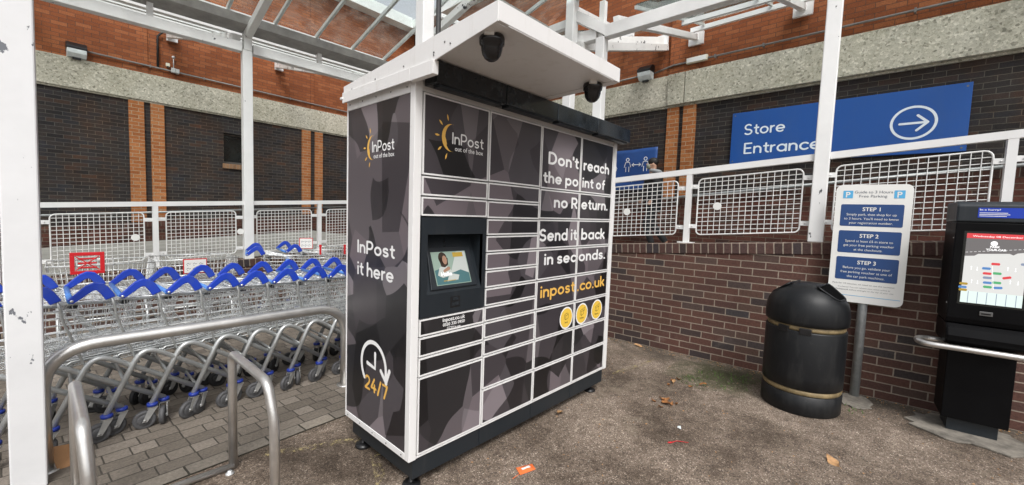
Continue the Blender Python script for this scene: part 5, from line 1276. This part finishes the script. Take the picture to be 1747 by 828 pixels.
# local frame: facing +X, z up, feet at 0, 1.68 m tall
pv_ = [(0, 0, .90), (.01, 0, 1.05), (.02, 0, 1.25), (.02, 0, 1.40), (.03, 0, 1.47), (.045, 0, 1.54), (.055, 0, 1.62),
       (.02, .17, 1.37), (-.06, .21, 1.12), (.06, .22, .90), (.10, .215, .83), (.02, -.17, 1.37), (.06, -.21, 1.11), (.20, -.20, .93), (.25, -.19, .88),
       (0, .085, .86), (.12, .09, .48), (-.02, .09, .09), (.11, .09, .03), (0, -.085, .86), (-.02, -.09, .47), (-.28, -.09, .14), (-.22, -.09, .05)]
pe_ = [(0, 1), (1, 2), (2, 3), (3, 4), (4, 5), (5, 6), (3, 7), (7, 8), (8, 9), (9, 10), (3, 11), (11, 12), (12, 13), (13, 14), (0, 15), (15, 16), (16, 17), (17, 18), (0, 19), (19, 20), (20, 21), (21, 22)]
pr_ = [.125, .115, .13, .10, .055, .075, .082, .055, .042, .032, .035, .055, .042, .032, .035, .085, .058, .042, .04, .085, .058, .042, .04]
PB = skin_mesh('person', pv_, pe_, pr_, M['skin'])
tag(PB, 'person in black jacket and face mask walking behind the railing', 'person')
PB.location = (6.25, 1.53, .755); PB.rotation_euler.z = math.radians(118)
skin_mesh('jacket', [pv_[i] for i in (0, 1, 2, 3, 7, 8, 9, 11, 12, 13)], [(0, 1), (1, 2), (2, 3), (3, 4), (4, 5), (5, 6), (3, 7), (7, 8), (8, 9)], [.20, .19, .205, .15, .105, .085, .065, .105, .085, .065], M['jacket'], PB)
skin_mesh('trousers', [pv_[i] for i in (0, 15, 16, 17, 19, 20, 21)], [(0, 1), (1, 2), (2, 3), (0, 4), (4, 5), (5, 6)], [.14, .10, .074, .06, .10, .074, .06], M['trousers'], PB)
m = MB(); m.ball((.035, 0, 1.635), (.098, .080, .078)); m.build('hair', M['hair'], PB)
m = MB(); m.ball((.112, 0, 1.545), (.045, .060, .048)); m.build('face_mask', M['mask'], PB)
m = MB(); m.tube([(.08 * math.cos(a * PI / 6) * 1.1 - .01, .10 * math.sin(a * PI / 6), 1.455 + .015 * math.cos(a * PI / 6)) for a in range(12)], .035, 8, closed=True); m.build('hood', M['hood'], PB)
m = MB(); m.ball((.145, 0, 1.585), (.016, .012, .018), 10)
for s in (-1, 1): m.ball((.04, s * .083, 1.575), (.022, .010, .030), 10)
m.build('face_feature', M['skin'], PB)

# ------------------------------------------------------------------ litter and leaves
def leaf_mesh(w, l, seed):
    rr = random.Random(seed); m = MB(); n = 7; vs = []
    for i in range(n + 1):
        t = i / n; wd = w * math.sin(PI * t) ** .8 * (1 + .25 * math.sin(9 * t + seed)) * .5; bz = .010 + .012 * math.sin(3 * t + seed) + .006
        vs += [(l * (t - .5), -wd, bz + .008), (l * (t - .5), 0, bz - .004), (l * (t - .5), wd, bz + .006 * math.sin(seed))]
    m.add(vs, [(3 * i + j, 3 * i + j + 1, 3 * i + 4 + j, 3 * i + 3 + j) for i in range(n) for j in (0, 1)], 0, True)
    m.tube([(-l * .5, 0, .008), (-l * .72, .004, .004)], .0015, 4)
    return m
def put(o, x, y, a, label, cat, group=None):
    o.location = (x, y, G + .001); o.rotation_euler = (0, 0, a); tag(o, label, cat, group)
leaves = [(1.34, -.03, .085, .3, 'pale', 'crisp brown leaf lying close to the locker plinth'), (2.13, -.53, .10, 1.1, 'dark', 'rust-brown leaf in the middle of the damp tarmac'), (2.20, -.50, .07, 2.5, 'dark', 'smaller rust-brown leaf touching the one on the damp tarmac'),
          (2.11, -1.63, .10, .8, 'pale', 'curled tan leaf on open tarmac in front of the parking sign'), (3.40, .33, .09, 2.2, 'pale', 'tan leaf lying at the foot of the ramp wall'), (2.62, -.40, .06, .5, 'pale', 'tan leaf among the weeds beside the litter bin'), (2.75, -.62, .06, 1.9, 'dark', 'brown leaf caught in the weeds beside the litter bin')]
for i, (x, y, l, a, k, lab) in enumerate(leaves):
    o = leaf_mesh(l * .55, l, i + 1).build('fallen_leaf', M['leaf' if k == 'dark' else 'leaf_pale']); put(o, x, y, a, lab, 'leaf', 'dead leaves on the ground')
rr = random.Random(5)
base_leaf = None
for i in range(9):
    if i == 0: o = base_leaf = leaf_mesh(.024, .045, 9).build('fallen_leaf', M['leaf'])
    else: o = base_leaf.copy(); col.objects.link(o)
    x, y = ((2.62, -.45) if i % 2 else (2.16, -.52)); put(o, x + rr.uniform(-.13, .13), y + rr.uniform(-.10, .10), rr.uniform(0, 6), 'tiny dead leaf scattered on the damp ground before the litter bin', 'leaf', 'tiny dead leaves before the bin')
m = MB(); m.add([(-.06, -.030, .003), (.05, -.034, .006), (.065, .026, .003), (-.05, .032, .010), (0, 0, .016)], [(0, 1, 4), (1, 2, 4), (2, 3, 4), (3, 0, 4)]); m.tube([(-.06, -.02, .004), (-.12, -.04, .006)], .002, 5); o = m.build('sweet_wrapper', M['orange']); put(o, .63, -.30, -.25, 'orange and white wrapper lying on the tarmac near the locker', 'wrapper')
m = MB(); m.add([(-.030, -.008, .012), (.030, -.010, .013), (.028, .010, .013), (-.028, .010, .012), (0, 0, .0175)], [(0, 1, 4), (1, 2, 4), (2, 3, 4), (3, 0, 4)]); q = m.build('printed_band', M['litter_white'], o)
m = MB(); m.tube([(0, 0, .004), (.05, .01, .006), (.12, -.02, .004)], [.004, .0025, .002], 5); m.ball((-.01, 0, .006), (.018, .008, .005), 8); o = m.build('red_straw', M['red']); put(o, 1.57, -.80, -.6, 'bright red plastic sliver on the tarmac', 'litter')
m = MB(); m.add([(-.022, -.012, .003), (.024, -.010, .006), (.020, .012, .003), (-.014, .014, .007)], [(0, 1, 2, 3)]); o = m.build('paper_scrap', M['litter_white']); put(o, 1.82, -.76, .4, 'small white paper scrap lying on damp tarmac', 'litter'); o.data.materials[0] = M['lens']
# cardboard lying under the trolleys, beside the white post
m = MB(); m.add([(-.07, -.05, .004), (.07, -.06, .006), (.06, .03, .08), (-.075, .04, .11), (.02, -.08, .0), (.07, .01, .10)], [(0, 1, 2, 3), (0, 4, 1), (1, 5, 2)]); o = m.build('cardboard_piece', M['cardboard']); put(o, -1.22, 1.60, .3, 'torn brown cardboard piece under the trolleys by the post', 'cardboard'); s_ = o.modifiers.new('thick', 'SOLIDIFY'); s_.thickness = .004
# weeds along the wall, grit and crumbs
rr = random.Random(11); m = MB()
for c_ in ((2.80, -.50, .13, 70), (3.05, -.72, .25, 160), (3.2, -1.62, .12, 30), (3.30, -.90, .12, 50)):
    for i in range(c_[3]):
        a = rr.uniform(0, 2 * PI); d = c_[2] * math.sqrt(rr.random()); x, y = c_[0] + d * math.cos(a), c_[1] + d * math.sin(a); h = rr.uniform(.008, .03); b_ = rr.uniform(0, 2 * PI); w2 = .004
        dx, dy = math.cos(b_), math.sin(b_)
        m.add([(x - dy * w2, y + dx * w2, G + .001), (x + dy * w2, y - dx * w2, G + .001), (x + dx * h * .9, y + dy * h * .9, G + h)], [(0, 1, 2)])
tag(m.build('weeds', M['green']), kind='stuff')
m = MB()
for i in range(420):
    x = rr.uniform(.4, 3.5); y = rr.uniform(-2.6, .4)
    if x < 2.1 and y > 0: continue
    s_ = rr.uniform(.003, .008); a = rr.uniform(0, 6)
    c, s = math.cos(a) * s_, math.sin(a) * s_
    m.add([(x - c, y - s, G + .001), (x + s, y - c, G + .001), (x + c * 1.4, y + s * 1.4, G + .002), (x, y, G + s_ * .9)], [(0, 1, 3), (1, 2, 3), (2, 0, 3)], 0 if rr.random() < .6 else 1)
for i in range(520):
    lx = rr.uniform(.0, 3.6); off = -abs(rr.gauss(0, .07)) - .012; p = low_w(lx, off, G); s_ = rr.uniform(.003, .009); a = rr.uniform(0, 6)
    c, s = math.cos(a) * s_, math.sin(a) * s_
    m.add([(p.x - c, p.y - s, G + .001), (p.x + s, p.y - c, G + .001), (p.x + c * 1.4, p.y + s * 1.4, G + .002), (p.x, p.y, G + s_ * .9)], [(0, 1, 3), (1, 2, 3), (2, 0, 3)], 0 if rr.random() < .55 else 1)
tag(m.build('grit', [M['leaf_pale'], M['patch']]), kind='stuff')
